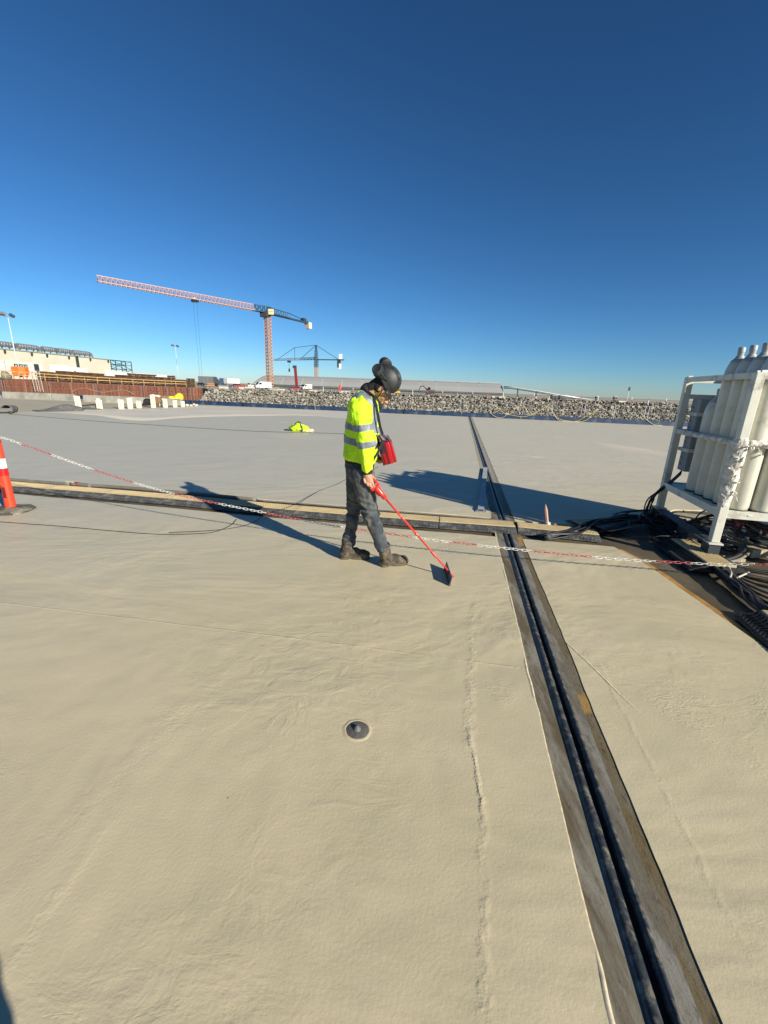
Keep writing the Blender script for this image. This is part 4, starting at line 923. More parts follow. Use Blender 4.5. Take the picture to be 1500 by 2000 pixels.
for x, y, r_ in ((1282, 1005, .012), (1335, 998, .01)): hose('rod', [G_(x, y, .02), G_(x, y, .33)], r_, M['dark_steel'], 'thin dark rod standing under the rack beside the ' + ('back left post' if x < 1300 else 'side rail'), 'rod')
# ------------------------------------------------------------------ the worker
YN, YF, YC = 3.42, 3.78, 3.60                   # near side, far side, middle of the body
def jean_mat():
    q = N('dirty_jeans'); v = q.tc.outputs['Object']
    c = q.mix(q.ramp(q.noise(v, 9, 5, .65), .35, .65), (.022, .030, .042), (.055, .067, .078))
    c = q.mix(q.ramp(q.noise(q.mp(v, (1, 1, .6), loc=(3, 1, 2)), 7, 6, .7), .48, .66, 0, .75), c, (.150, .140, .105))
    q.col(c); q.b.inputs['Roughness'].default_value = .85; q.nrm(q.bump(q.noise(v, 60, 4), .004)); return q.m
def boot_mat():
    q = N('muddy_leather'); v = q.tc.outputs['Object']
    c = q.mix(q.ramp(q.noise(v, 18, 6, .7), .4, .62), (.042, .034, .022), (.145, .118, .078)); q.col(c)
    q.b.inputs['Roughness'].default_value = .8; q.nrm(q.bump(q.noise(v, 45, 5, .7), .008)); return q.m
M['jeans'] = jean_mat(); M['boot'] = boot_mat()
wk = thing('person', 'worker in yellow hi-vis jacket, dirty jeans and black helmet holding a long red tool', 'person', (-0.18, 3.62, 0))
V = Vector
uh = V((math.sin(R(55)), 0, math.cos(R(55)))); fh = V((math.cos(R(55)), 0, -math.sin(R(55)))); sh_ = V((0, 1, 0))
HM = Matrix((fh, sh_, uh)).transposed()         # local x = face direction, y = side, z = crown
hc = at(749, 757, 3.58)
# --- body: one continuous skin from head to ankles with both hands
mb = MB()
mb.ell(hc, (.093, .074, .105), HM); mb.ell(hc - uh * .055 + fh * .035, (.060, .054, .055), HM); mb.ell(hc - uh * .098 + fh * .052, (.026, .030, .020), HM)
mb.caps(hc - uh * .005 + fh * .088, hc - uh * .045 + fh * .110, .009, .015, 8); mb.ell(hc - uh * .048 + fh * .100, (.014, .019, .012), HM)
for s in (-1, 1):
    mb.ell(hc + fh * .078 + sh_ * .030 * s - uh * .000, (.016, .018, .012), HM); mb.ell(hc + sh_ * .074 * s - uh * .02 - fh * .005, (.018, .010, .032), HM); mb.ell(hc + fh * .058 + sh_ * .038 * s - uh * .045, (.026, .022, .024), HM)
mb.ell(hc - uh * .070 + fh * .092, (.010, .024, .005), HM); mb.ell(hc - uh * .081 + fh * .090, (.010, .021, .006), HM)
nb = at(716, 776, 3.6); mb.caps(hc - uh * .06 - fh * .03, nb, .056, .064)
chest = at(706, 815, 3.6); pel = at(700, 912, 3.6); mb.caps(nb, chest, .060, .115); mb.caps(chest + V((0, .06, 0)), pel + V((0, .04, 0)), .10, .10); mb.caps(chest - V((0, .06, 0)), pel - V((0, .04, 0)), .10, .10)
shN = at(706, 795, 3.43); elN = at(713, 866, 3.38); wrN = at(717, 918, 3.40)
mb.caps(shN, elN, .05, .042); mb.caps(elN, wrN, .040, .028)
shF = at(712, 793, 3.77); elF = at(712, 862, 3.83); wrF = at(731, 893, 3.70)
mb.caps(shF, elF, .05, .042); mb.caps(elF, wrF, .040, .028)
# near hand: back of the hand towards us, fingers curled round the grip
pm = at(718, 932, 3.40); ax = (pm - wrN).normalized(); gr0 = at(719, 947, 3.40); gr1 = at(733, 939, 3.40)
mb.caps(wrN, at(717, 928, 3.40), .027, .034); mb.ell(pm, (.041, .022, .046)); mb.ell(at(721, 937, 3.39), (.034, .022, .032))
for i, (px, py, L, r_) in enumerate(((711, 936, .80, .0092), (716, 940, .95, .0098), (721.5, 942, 1.0, .0100), (727, 941, .92, .0096))):
    a = at(px, py, 3.385); b_ = a + V((.010, -.008, -.030)) * L; c = b_ + V((.016, .012, -.016)) * L; d = c + V((.004, .026, .004)) * L
    mb.caps(a, b_, r_ * 1.12, r_, 8); mb.caps(b_, c, r_, r_ * .95, 8); mb.caps(c, d, r_ * .95, r_ * .8, 8)
a = at(726, 930, 3.42); b_ = at(732, 936, 3.42); c = at(733, 942, 3.41); mb.caps(a, b_, .014, .011, 8); mb.caps(b_, c, .011, .009, 8)
# far hand under the bag
pf = at(742, 899, 3.64); mb.caps(wrF, pf, .027, .030); mb.ell(pf, (.045, .040, .020))
for i in range(4):
    a = pf + V((.025, -.030 + .020 * i, -.006)); b_ = a + V((.034, -.004, -.012)); c = b_ + V((.024, 0, .014)); mb.caps(a, b_, .0098, .009, 8); mb.caps(b_, c, .009, .0075, 8)
mb.caps(pf + V((-.01, -.03, .0)), pf + V((.02, -.052, .004)), .013, .011, 8)
hpN = at(708, 918, 3.50); knN = at(722, 998, 3.50); anN = at(747, 1068, 3.50); hpF = at(698, 918, 3.70); knF = at(692, 985, 3.71); anF = at(680, 1056, 3.70)
for h, k_, a in ((hpN, knN, anN), (hpF, knF, anF)): mb.caps(pel, h, .08, .08); mb.caps(h, k_, .075, .055); mb.caps(k_, a, .050, .034)
body = blob('body', mb, M['skin'], wk, .0042, 3)
# --- helmet, beanie, glasses, hair
hx = at(757, 741, 3.58)
mb = MB(); mb.ell(hx, (.121, .104, .112), HM, 28, 20)
hm = blob('helmet', mb, M['helmet'], wk, .006, 1)
bm = bmesh.new(); bm.from_mesh(hm.data); o_ = ORG['person']
bmesh.ops.bisect_plane(bm, geom=bm.verts[:] + bm.edges[:] + bm.faces[:], plane_co=hx - o_ - uh * .048, plane_no=uh + fh * .12, clear_inner=True)
for v in bm.verts:                              # brim flare and moulded ridges
    l = HM.transposed() @ (v.co + o_ - hx)
    e = max(0, 1 - (l.z + .055) / .03) if l.z < -.02 else 0
    v.co += (HM @ V((l.x, l.y, 0)).normalized()) * .010 * e
    rdg = math.exp(-((abs(l.y) - .038) / .010) ** 2) * .004 + math.exp(-((abs(l.y) - .078) / .010) ** 2) * .003
    v.co += v.normal * rdg * (1 if l.z > -.02 else 0)
bm.to_mesh(hm.data); bm.free(); s_ = hm.modifiers.new('t', 'SOLIDIFY'); s_.thickness = .004; s_.offset = -1
pk = []
for j in range(9):
    a = R(-58 + 116 * j / 8); d = HM @ V((math.cos(a) * 1.14, math.sin(a), 0)); c0 = hx - uh * .050 + d * .116; c1 = hx - uh * .068 + d * (.116 + .014 * math.cos(a) ** 2)
    pk.append([c0 + uh * .012, c1 + uh * .002, c1 - uh * .004, c0 - uh * .004])
MB().loft(pk).build('peak', M['helmet'], wk, True)
for s in (-1, 1): MB().tube(catmull([hx + HM @ V((.03, .100 * s, -.05)), hc + sh_ * .083 * s - uh * .03 + fh * .02, hc - uh * .10 + fh * .045 + sh_ * .03 * s, hc - uh * .117 + fh * .05], 5), .004, 5).build('chin_strap', M['black_cloth'], wk, True)
mb = MB()
for s in (-1, 1):
    for k_ in range(3):
        l = V((.045 - .045 * k_, .064 * s, .083 - .006 * abs(k_ - 1))); mb.ell(hx + HM @ l, (.013, .004, .007), HM, 8, 6)
mb.build('vent', mat('vent_black', (.003, .003, .003), .9), wk)
mb = MB()
for s, cpx in ((-1, (738, 722.5, 3.485)), (1, (751, 709, 3.69))):
    c = at(*cpx); ax_ = (sh_ * s * .85 - uh * .08 - fh * .45 + V((0, 0, .1))).normalized(); q_ = ax_
    MB().lathe(c, [(.030, -.030), (.042, -.026), (.046, -.012), (.046, .010), (.042, .022), (.034, .026), (.030, .024), (.006, .023)], 22, axis=q_).build('ear_muff', M['helmet'], wk, 40)
    MB().lathe(c, [(.040, -.052), (.050, -.046), (.051, -.030), (.042, -.026)], 22, axis=q_).build('ear_cushion', M['black_rubber'], wk, 40)
    MB().tube(catmull([c + ax_ * .0, c + fh * .04 + ax_ * .045 + uh * .01, hx + HM @ V((.01, .106 * s, -.01))], 5), .0032, 6).build('muff_arm', M['dark_steel'], wk, True)
mb = MB(); mb.ell(hc + uh * .035 - fh * .018, (.096, .084, .088), HM); mb.caps(hc + uh * .0 - fh * .045, hc - uh * .08 - fh * .045, .062, .055); mb.ell(hc - uh * .02 - fh * .015, (.062, .083, .070), HM)
blob('beanie', mb, M['black_cloth'], wk, .006, 2, lambda c, n: .004 * noise.noise(c * 25))
mb = MB()
for s in (-1, 1):
    mb.ell(hc + fh * .094 + sh_ * .032 * s + uh * .004, (.003, .020, .012), HM, 14, 10); mb.bar(hc + fh * .085 + sh_ * .062 * s + uh * .006, hc + fh * .0 + sh_ * .080 * s + uh * .0, .003, .006)
mb.bar(hc + fh * .099 + sh_ * -.01 + uh * .008, hc + fh * .099 + sh_ * .01 + uh * .008, .003, .004)
mb.build('glasses', mat('tinted_lens', (.05, .03, .02), .15), wk, True)
mb = MB(); rnd = random.Random(3)
for i in range(9):
    a = hc - fh * .075 + uh * rnd.uniform(-.05, .02) + sh_ * rnd.uniform(-.06, .06); mb.tube([a, a - fh * .02 - V((.0, 0, .008)), a - fh * .022 - V((.006, rnd.uniform(-.01, .01), .0))], [.003, .002, .0005], 4)
mb.build('hair', M['hair'], wk)
# --- collar and undershirt
mb = MB(); mb.caps(at(714, 759, 3.55), at(733, 780, 3.54), .020, .020); mb.caps(at(715, 757, 3.66), at(736, 779, 3.67), .022, .022); mb.caps(at(712, 758, 3.56), at(713, 758, 3.65), .022, .022); mb.caps(at(735, 780, 3.54), at(737, 781, 3.66), .022, .022); mb.caps(at(718, 762, 3.6), at(731, 779, 3.6), .062, .055)
blob('collar', mb, M['black_cloth'], wk, .007, 2, lambda c, n: .006 * noise.noise(c * 18))
mb = MB(); mb.caps(at(740, 785, 3.56), at(742.5, 795, 3.57), .016, .018); blob('neck_tube', mb, M['black_cloth'], wk, .006, 2)
def torso_ring(px0, px1, py, hy, k_=20, ex=2.6, tilt=0.0):
    a = at(px0, py, YC); b_ = at(px1, py + tilt, YC); c = (a + b_) / 2; h = (b_ - a) / 2; out = []
    for i in range(k_):
        t = 2 * math.pi * i / k_; cx, cy = math.cos(t), math.sin(t); n_ = (abs(cx) ** ex + abs(cy) ** ex) ** (-1 / ex)
        out.append(c + h * cx * n_ + V((0, hy * cy * n_, 0)))
    return out
def fold(amp, sx=1.0):
    def f(c, n):
        a = noise.ridged_multi_fractal(V((c.x * 5 * sx, c.y * 5, c.z * 2.6)) + V((0, 0, c.x * 3)), 1.0, 2.1, 4, 1.0, 2.0)
        b_ = noise.noise(V((c.x * 3 + 5, c.y * 3, c.z * 3)))
        return amp * (a - 1.0) * .55 + amp * .8 * b_
    return f
mb = MB(); mb.loft([torso_ring(707, 728, 760, .085, tilt=14), torso_ring(700, 734, 764, .13, tilt=12), torso_ring(691, 738, 772, .175, tilt=9), torso_ring(682, 741, 786, .195, tilt=6), torso_ring(678.5, 742, 812, .195, tilt=4), torso_ring(675.5, 741.5, 836, .19, tilt=2), torso_ring(673, 741, 858, .19, tilt=2), torso_ring(671, 741, 876, .19, tilt=2), torso_ring(670, 738, 887, .185, tilt=6), torso_ring(673, 732, 893, .175, tilt=10)])
jk = blob('jacket', mb, M['hivis'], wk, .008, 3, fold(.018))
mb = MB(); mb.caps(at(702, 797, 3.445), elN + V((0, 0, .02)), .074, .086); mb.caps(elN + V((.002, 0, .02)), wrN + V((.0, 0, 0.018)), .086, .050); mb.ell(at(698, 795, 3.47), (.078, .06, .085))
slN = blob('sleeve', mb, M['hivis'], wk, .007, 3, fold(.024, 1.3))
mb = MB(); mb.caps(shF + V((0, -.03, 0)), elF, .085, .078); mb.caps(elF, wrF + V((-.01, .01, .01)), .078, .048)
slF = blob('sleeve', mb, M['hivis'], wk, .008, 3, fold(.014, 1.4))
MB().lathe(wrN + V((0, 0, .004)), [(.034, -.034), (.042, -.032), (.044, -.020), (.043, 0.0)], 20, axis=(elN - wrN)).build('cuff', M['black_cloth'], wk, True)
MB().lathe(wrF + V((.012, 0, -.004)), [(.034, -.02), (.042, -.012), (.042, .0)], 18, axis=(elF - wrF)).build('cuff', M['black_cloth'], wk, True)
mb = MB(); mb.loft([torso_ring(674, 731, 887, .165, tilt=6), torso_ring(673.5, 731, 897, .165, tilt=8), torso_ring(676, 728, 903, .155, tilt=5)]); blob('undershirt', mb, M['black_cloth'], wk, .009, 2, fold(.006))
# reflective tape: two hoops on the body, braces over the shoulders, two hoops on each sleeve
def hoop(src, px, py, px2, py2, w_, Y, off=.0035, name='reflective_stripe'):
    a = at(px, py, Y); b_ = at(px2, py2, Y); n = (b_ - a); n = V((-n.z, 0, n.x)).normalized()
    if n.z < 0: n = -n
    c = (a + b_) / 2; return band(src, name, M['reflect'], [(c - n * w_ / 2, n), (c + n * w_ / 2, -n)], off, wk)
hoop(jk, 675, 829, 740, 838, .052, YC); hoop(jk, 672, 855, 741, 867, .052, YC)
hoop(slN, 684, 838, 738, 832, .050, 3.38); hoop(slN, 690, 871, 740, 864, .050, 3.38)
hoop(slF, 684, 838, 738, 832, .050, 3.83); hoop(slF, 690, 871, 740, 864, .050, 3.83)
z1 = at(705, 832, YC)
def side_tape(p, q_, w_, ys_, name='reflective_brace'):
    a = at(*p, 3.45); b_ = at(*q_, 3.45); d = V((b_.x - a.x, 0, b_.z - a.z)).normalized(); n = V((-d.z, 0, d.x)); return band(jk, name, M['reflect'], [(a - n * w_ / 2, n), (a + n * w_ / 2, -n), (a, d), (b_, -d), (V((0, 3.6, 0)), (0, ys_, 0))], .0045, wk)
for s_ in (-1, 1):
    side_tape((731.5, 834), (732.5, 792), .036, s_); side_tape((735, 795), (707, 765), .034, s_); side_tape((709, 766), (684, 784), .034, s_)


# --- jeans
def jfold(c, n):
    z = c.z; kn = math.exp(-((z - .50) / .10) ** 2) + 1.2 * math.exp(-((z - .17) / .08) ** 2) + .35
    w_ = noise.noise(V((c.x * 7 + 3 * noise.noise(c * 3), c.y * 7, c.z * 17 + c.x * 6))); return .014 * kn * (.45 - abs(w_) * 2.2) + .004 * noise.noise(c * 9)
mb = MB(); mb.loft([torso_ring(675, 729, 897, .155), torso_ring(674, 730, 908, .17), torso_ring(677, 731, 925, .175), torso_ring(683, 731, 938, .165)])
mb.caps(hpN + V((-.01, 0, -.01)), knN, .104, .076); mb.caps(knN, at(737, 1040, 3.50), .076, .062); mb.caps(at(737, 1040, 3.50), at(746, 1066, 3.50), .060, .060)
mb.caps(hpF + V((0, 0, -.01)), knF, .104, .070); mb.caps(knF, at(687, 1025, 3.71), .068, .058); mb.caps(at(687, 1025, 3.71), at(681, 1059, 3.70), .057, .060)
blob('jeans', mb, M['jeans'], wk, .0065, 3, jfold)
# --- boots
def boot(heel, toe, ank, pitch=0.0):
    h = V(heel); t_ = V(toe); d = (t_ - h).normalized(); s = V((-d.y, d.x, 0)).normalized(); u = d.cross(s) * -1
    if u.z < 0: u = -u
    L = (t_ - h).length; mb = MB(); P = lambda a, b_, c: h + d * a * L + s * b_ + u * c
    mb.caps(P(.22, 0, .075), V(ank), .058, .054); mb.caps(P(.18, 0, .055), P(.55, 0, .06), .052, .050); mb.caps(P(.45, .004, .055), P(.82, .0, .045), .052, .042); mb.ell(P(.85, 0, .042), (.045, .045, .040)); mb.ell(P(.16, 0, .05), (.048, .042, .05))
    b = blob('boot', mb, M['boot'], wk, .006, 3, lambda c, n: .006 * noise.noise(V((c.x * 22, c.y * 14, c.z * 30))) + .003 * noise.noise(c * 60))
    rings = []
    for i in range(15):
        a = i / 14; w_ = .040 * (1 - .12 * math.exp(-((a - .42) / .15) ** 2) * 2) * (math.sqrt(max(0, 1 - (2 * a - 1) ** 6)) * .9 + .1); z0 = 0.0 if not (.30 < a < .46) else .012
        rings.append([P(a * 1.0, -w_, z0), P(a, w_, z0), P(a, w_ * 1.05, .026), P(a, -w_ * 1.05, .026)])
    sb = MB().loft(rings).build('sole', mat('muddy_sole', (.10, .085, .058), .9, bump=.004, bscale=40), b)
    MB().lathe(V(ank) - V((0, 0, .0)), [(.058, .01), (.061, .022), (.060, .036), (.050, .038)], 20, cap=False, axis=(V(ank) - P(.22, 0, .075))).build('boot_cuff', M['boot'], b, True)
hl = g(741, 1105.5); boot((hl.x, hl.y - .01, 0.0), (*g(796, 1101)[:2], .0), at(750, 1071, 3.51))
hl = g(663, 1090.5); boot((hl.x, hl.y, 0.0), (*g(722, 1091)[:2], .0), at(679, 1064, 3.69))
# --- shoulder strap and the red instrument bag
bg_ = thing('instrument_bag', 'glossy red shoulder bag with black flaps hanging in front of the worker\'s chest', 'bag', at(757, 880, 3.56))
bc = at(756, 882, 3.56); ba = R(17); BMx = Matrix.Rotation(-ba, 3, 'Y')
BMx = Matrix.Rotation(ba * -1, 3, 'Y')
def bp(x, y, z): return bc + BMx @ V((x, y, z))
k1 = MB(); k1.bbox(bc, (.075, .21, .185), .006, BMx); pk_ = k1.build('case', M['bag_red'], bg_, 40)
MB().bbox(bp(.048, 0, -.005), (.026, .20, .170), .005, BMx).build('front_pocket', M['bag_red'], bg_, 40)
MB().bbox(bp(-.047, 0, -.004), (.020, .20, .180), .006, BMx).build('back_panel', M['bag_dark'], bg_, 40)
Fm = BMx @ Matrix.Rotation(R(10), 3, 'Y')
MB().bbox(bp(-.03, 0, .128), (.006, .20, .085), .002, BMx @ Matrix.Rotation(R(-22), 3, 'Y')).build('flap', M['bag_dark'], bg_)
MB().bbox(bp(.010, 0, .125), (.006, .20, .085), .002, BMx @ Matrix.Rotation(R(-32), 3, 'Y')).build('flap', M['bag_dark'], bg_)
MB().bbox(bp(.045, 0, .095), (.006, .20, .060), .002, BMx @ Matrix.Rotation(R(-20), 3, 'Y')).build('flap', M['bag_dark'], bg_)
MB().bar(bp(.0, -.107, -.09), bp(.0, -.107, .09), .004, .012).build('piping', M['bag_dark'], bg_)
MB().box(bp(-.022, -.106, .045), (.034, .004, .075), BMx).build('buckle_tab', M['black_cloth'], bg_)
def strap(P, w_, name='strap'):
    P = catmull(P, 6); mb = MB(); L = []
    for i, p in enumerate(P):
        d = (P[min(i + 1, len(P) - 1)] - P[max(i - 1, 0)]).normalized(); x = d.cross(V((0, 1, 0))).normalized() * w_ / 2
        L.append([p - x + V((0, -.002, 0)), p + x + V((0, -.002, 0)), p + x + V((0, .002, 0)), p - x + V((0, .002, 0))])
    mb.loft(L); return mb.build(name, M['black_cloth'], bg_)
strap([at(718, 766, 3.50), at(728, 774, 3.455), at(733, 786, 3.43), at(738, 810, 3.42), at(742, 832, 3.44), at(747, 848, 3.455)], .022)
strap([at(728, 900, 3.40), at(735, 888, 3.385), at(743, 873, 3.41), at(749, 861, 3.45)], .018)
# ------------------------------------------------------------------ the red wand with its electrode blade
gp = at(728, 945, 3.40); tip = at(886, 1127, 3.33); dw = (tip - gp).normalized(); L = (tip - gp).length
wt = thing('spark_tester_wand', 'long red handle with a flat dark blade, held by the worker', 'tool', (0.55, 3.3, 0))
side = dw.cross(V((0, 1, 0))).normalized()
WM = Matrix((dw, V((0, 1, 0)), side)).transposed()
mb = MB()
for s in (-1, 1): mb.bbox(gp + side * .034 * s + dw * .005, (.070, .034, .014), .004, WM)
mb.bbox(gp - dw * .030, (.014, .034, .080), .004, WM); mb.bbox(gp + dw * .036, (.020, .038, .082), .005, WM); mb.build('grip', M['tool_red'], wt, 40)
MB().lathe(gp + dw * .044, [(.026, 0), (.028, .01), (.022, .06), (.020, .10), (.023, .105), (.015, .12)], 18, axis=dw).build('housing', M['tool_red'], wt, 40)
MB().bbox(gp + dw * .09 + side * -.026, (.05, .014, .014), .003, WM).build('trigger', M['tool_red'], wt)
MB().tube([gp + dw * .16, gp + dw * (L * .52)], .0085, 12).build('upper_rod', M['tool_red'], wt, True)
MB().tube([gp + dw * (L * .50), gp + dw * L], .0072, 12).build('lower_rod', M['tool_red'], wt, True)
for f in (.345, .515, .72, .745): MB().lathe(gp + dw * L * f, [(.0085, 0), (.0125, .004), (.0125, .028), (.0085, .032)], 14, axis=dw).build('rod_sleeve', M['tool_red'], wt, 40)
b0 = g(868.5, 1112); b1 = g(878.5, 1145); bt0 = at(872.4, 1097, b0.y); bd = (b1 - b0).normalized(); bn = V((bd.y, -bd.x, 0))
hb = bt0.z; ln = V((bt0.x - b0.x, 0, 0))
MB().loft([[b0 + V((0, 0, .012)) - bn * .004, b0 + V((0, 0, .012)) + bn * .004, b0 + ln + V((0, 0, hb)) + bn * .003, b0 + ln + V((0, 0, hb)) - bn * .003], [b1 + V((0, 0, .012)) - bn * .004, b1 + V((0, 0, .012)) + bn * .004, b1 + ln + V((0, 0, hb)) + bn * .003, b1 + ln + V((0, 0, hb)) - bn * .003]]).build('blade', M['blue_plate'], wt)
MB().bar(b0 + V((0, 0, .011)), b1 + V((0, 0, .011)), .014, .021).build('edge_strip', M['brown_edge'], wt)
bcn = (b0 + b1) / 2 + V((ln.x * .6, 0, hb * .62)); MB().bbox(bcn, (.024, .05, .03), .004, WM).build('clamp', M['dark_steel'], wt)
print('blade', b0, b1, hb, 'tip', tip, 'gp', gp)

# ------------------------------------------------------------------ the photographer, whose leg shadow falls on the near left
ph = thing('person', 'photographer in dark jacket and trousers holding the phone, standing behind the camera', 'person', (0, -.42, 0))
mb = MB(); hd = V((0, -.42, 1.60)); mb.ell(hd, (.076, .095, .115)); mb.ell(hd + V((0, .05, -.06)), (.055, .05, .05)); mb.caps(hd + V((0, .09, .0)), hd + V((0, .105, -.03)), .010, .015, 8); mb.caps(hd + V((0, -.02, -.08)), V((0, -.44, 1.40)), .055, .065)
mb.caps(V((-.07, -.44, 1.30)), V((-.06, -.44, .95)), .13, .12); mb.caps(V((.07, -.44, 1.30)), V((.06, -.44, .95)), .13, .12)
for s in (-1, 1):
    mb.ell(hd + V((.028 * s, .085, .005)), (.014, .012, .009)); mb.ell(hd + V((.078 * s, -.005, -.01)), (.01, .018, .03))
    mb.caps(V((.19 * s, -.44, 1.36)), V((.25 * s, -.36, 1.12)), .05, .042); mb.caps(V((.25 * s, -.36, 1.12)), V((.095 * s, -.10, 1.46)), .04, .028); mb.ell(V((.085 * s, -.075, 1.495)), (.020, .034, .044))
    for i in range(4): a = V((.082 * s, -.058 + .0 * i, 1.475 + .019 * i)); mb.caps(a, a + V((-.010 * s, .026, .004)), .0092, .0085, 8); mb.caps(a + V((-.010 * s, .026, .004)), a + V((-.030 * s, .030, .004)), .0085, .0075, 8)
    mb.caps(V((.085 * s, -.085, 1.50)), V((.055 * s, -.052, 1.52)), .012, .009, 8)
    mb.caps(V((.09 * s, -.43, .92)), V((.15 * s, -.385, .50)), .085, .055); mb.caps(V((.15 * s, -.385, .50)), V((.17 * s, -.41, .10)), .052, .038)
blob('body', mb, M['skin'], ph, .005, 3)
navy = mat('navy_workwear', (.015, .02, .035), .85)
mb = MB(); mb.caps(V((-.08, -.44, 1.33)), V((-.07, -.44, .90)), .15, .15); mb.caps(V((.08, -.44, 1.33)), V((.07, -.44, .90)), .15, .15)
for s in (-1, 1): mb.caps(V((.19 * s, -.44, 1.36)), V((.25 * s, -.36, 1.12)), .080, .07); mb.caps(V((.25 * s, -.36, 1.12)), V((.115 * s, -.135, 1.42)), .065, .045)
blob('jacket', mb, navy, ph, .009, 3, fold(.01))
mb = MB(); mb.ell(V((0, -.44, .90)), (.18, .15, .12))
for s in (-1, 1): mb.caps(V((.09 * s, -.43, .88)), V((.15 * s, -.385, .50)), .105, .080); mb.caps(V((.15 * s, -.385, .50)), V((.17 * s, -.41, .10)), .076, .066)
blob('trousers', mb, navy, ph, .009, 3, jfold)
for s in (-1, 1):
    mb = MB(); mb.caps(V((.17 * s, -.43, .07)), V((.17 * s, -.43, .16)), .06, .058); mb.caps(V((.17 * s, -.41, .055)), V((.18 * s, -.26, .045)), .053, .042); blob('boot', mb, M['boot'], ph, .007, 2)
mb = MB(); mb.ell(hd + V((0, -.012, .03)), (.085, .103, .105)); blob('helmet', mb, M['white_tape'], ph, .008, 2)
tag(MB().bbox((0, -.022, 1.545), (.078, .008, .160), .003).build('mobile_phone', mat('phone_black', (.01, .01, .01), .2), None, org=V((0, -.022, 1.465))), 'black phone held upright in the photographer\'s hands', 'phone')
# ------------------------------------------------------------------ ground beyond the deck: pit, rock slope, sheet piles, yard
q = N('yard_gravel'); P_ = q.n('ShaderNodeNewGeometry').outputs['Position']
q.col(q.mix(q.ramp(q.noise(P_, .25, 6), .35, .7), (.25, .22, .165), (.36, .32, .25))); q.b.inputs['Roughness'].default_value = .95
M['gravel'] = q.m
def hz(x): return 759 + (x - 750) * math.tan(ROLL)
RIM = [at(x, y, Y) for x, y, Y in ((407, 761, 96), (512, 761.5, 98), (600, 764.5, 98), (750, 770, 98), (900, 774.5, 98), (1100, 781, 96), (1316, 790, 92), (1500, 798, 90), (1750, 808, 88))]
PIL = [at(x, y, Y) for x, y, Y in ((-160, 731.5, 55), (0, 738.5, 65), (100, 744.8, 73), (200, 750, 80), (300, 754, 88), (400, 757.5, 95.5))]
TOP = PIL + RIM
mb = MB(); n = len(TOP)
vs = [V(p) for p in TOP] + [V((p.x * 1.12, p.y + 14, p.z * .5 + .2)) for p in TOP] + [V((p.x * 3, 400, .2)) for p in TOP] + [V((p.x * 30, 4000, -4)) for p in TOP]
mb.add(vs, [(r * n + i, r * n + i + 1, (r + 1) * n + i + 1, (r + 1) * n + i) for r in range(3) for i in range(n - 1)])
tag(mb.build('yard_ground', M['gravel']), kind='structure')
mb = MB(); mb.box((0, 60, -6), (900, 130, .2)); tag(mb.build('pit_floor', M['gravel']), kind='structure')
mb = MB(); mb.add([(-9000, -9000, -7), (9000, -9000, -7), (9000, 12000, -7), (-9000, 12000, -7)], [(0, 1, 2, 3)]); tag(mb.build('ground', M['gravel']), kind='structure')
# rubble slope, every boulder real
rnd = random.Random(21)
shapes = []
for s in range(14):
    bm = bmesh.new(); bmesh.ops.create_icosphere(bm, subdivisions=1, radius=1); sc_ = (rnd.uniform(.9, 1.6), rnd.uniform(.5, .9), rnd.uniform(.4, .8))
    for v in bm.verts: v.co = V((v.co.x * sc_[0], v.co.y * sc_[1], v.co.z * sc_[2])) * (1 + .32 * noise.noise(v.co * 1.7 + V((s * 3, 0, 0))) + rnd.uniform(-.22, .22))
    bm.verts.index_update(); shapes.append(([v.co.copy() for v in bm.verts], [[q_.index for q_ in f.verts] for f in bm.faces])); bm.free()
q = N('rubble'); gi = q.n('ShaderNodeNewGeometry'); P_ = gi.outputs['Position']; rp_ = gi.outputs['Random Per Island']
c = q.mix(rp_, (.12, .11, .088), (.41, .37, .295)); c = q.mix(q.ramp(q.noise(P_, 1.6, 4), .5, .75, 0, .4), c, (.38, .33, .25)); q.col(c); q.b.inputs['Roughness'].default_value = .9
q.nrm(q.bump(q.noise(P_, 6, 4), .05)); M['rubble'] = q.m
rocks = MB(); RT = [V(p) for p in RIM]; RT = [RT[0] + V((-1.5, 0, -1.6)), RT[0] + V((-.5, 0, -.4))] + RT
acc = resample(RT, .36)
for p in acc:
    u_max = 9.5
    k_ = 0
    for d in np.arange(-.2, u_max, .33):
        if p.x < RIM[0].x + 2 and d < (RIM[0].x + 2 - p.x) * .6: pass
        s = rnd.choice(shapes); r_ = rnd.uniform(.13, .31)
        c0 = V((p.x + rnd.uniform(-.3, .3), p.y - d * .72 + rnd.uniform(-.2, .2) - .1, p.z - d * .62 + rnd.uniform(-.12, .12) - .12))
        if rnd.random() < .06: r_ *= 1.7
        if d < .3: c0.z += rnd.choice((-.12, 0, 0, .1, .22))
        Mr = Matrix.Rotation(rnd.uniform(0, 6.28), 3, 'Z') @ Matrix.Rotation(rnd.uniform(0, 6.28), 3, 'X')
        rocks.add([c0 + (Mr @ v) * r_ for v in s[0]], s[1])
    
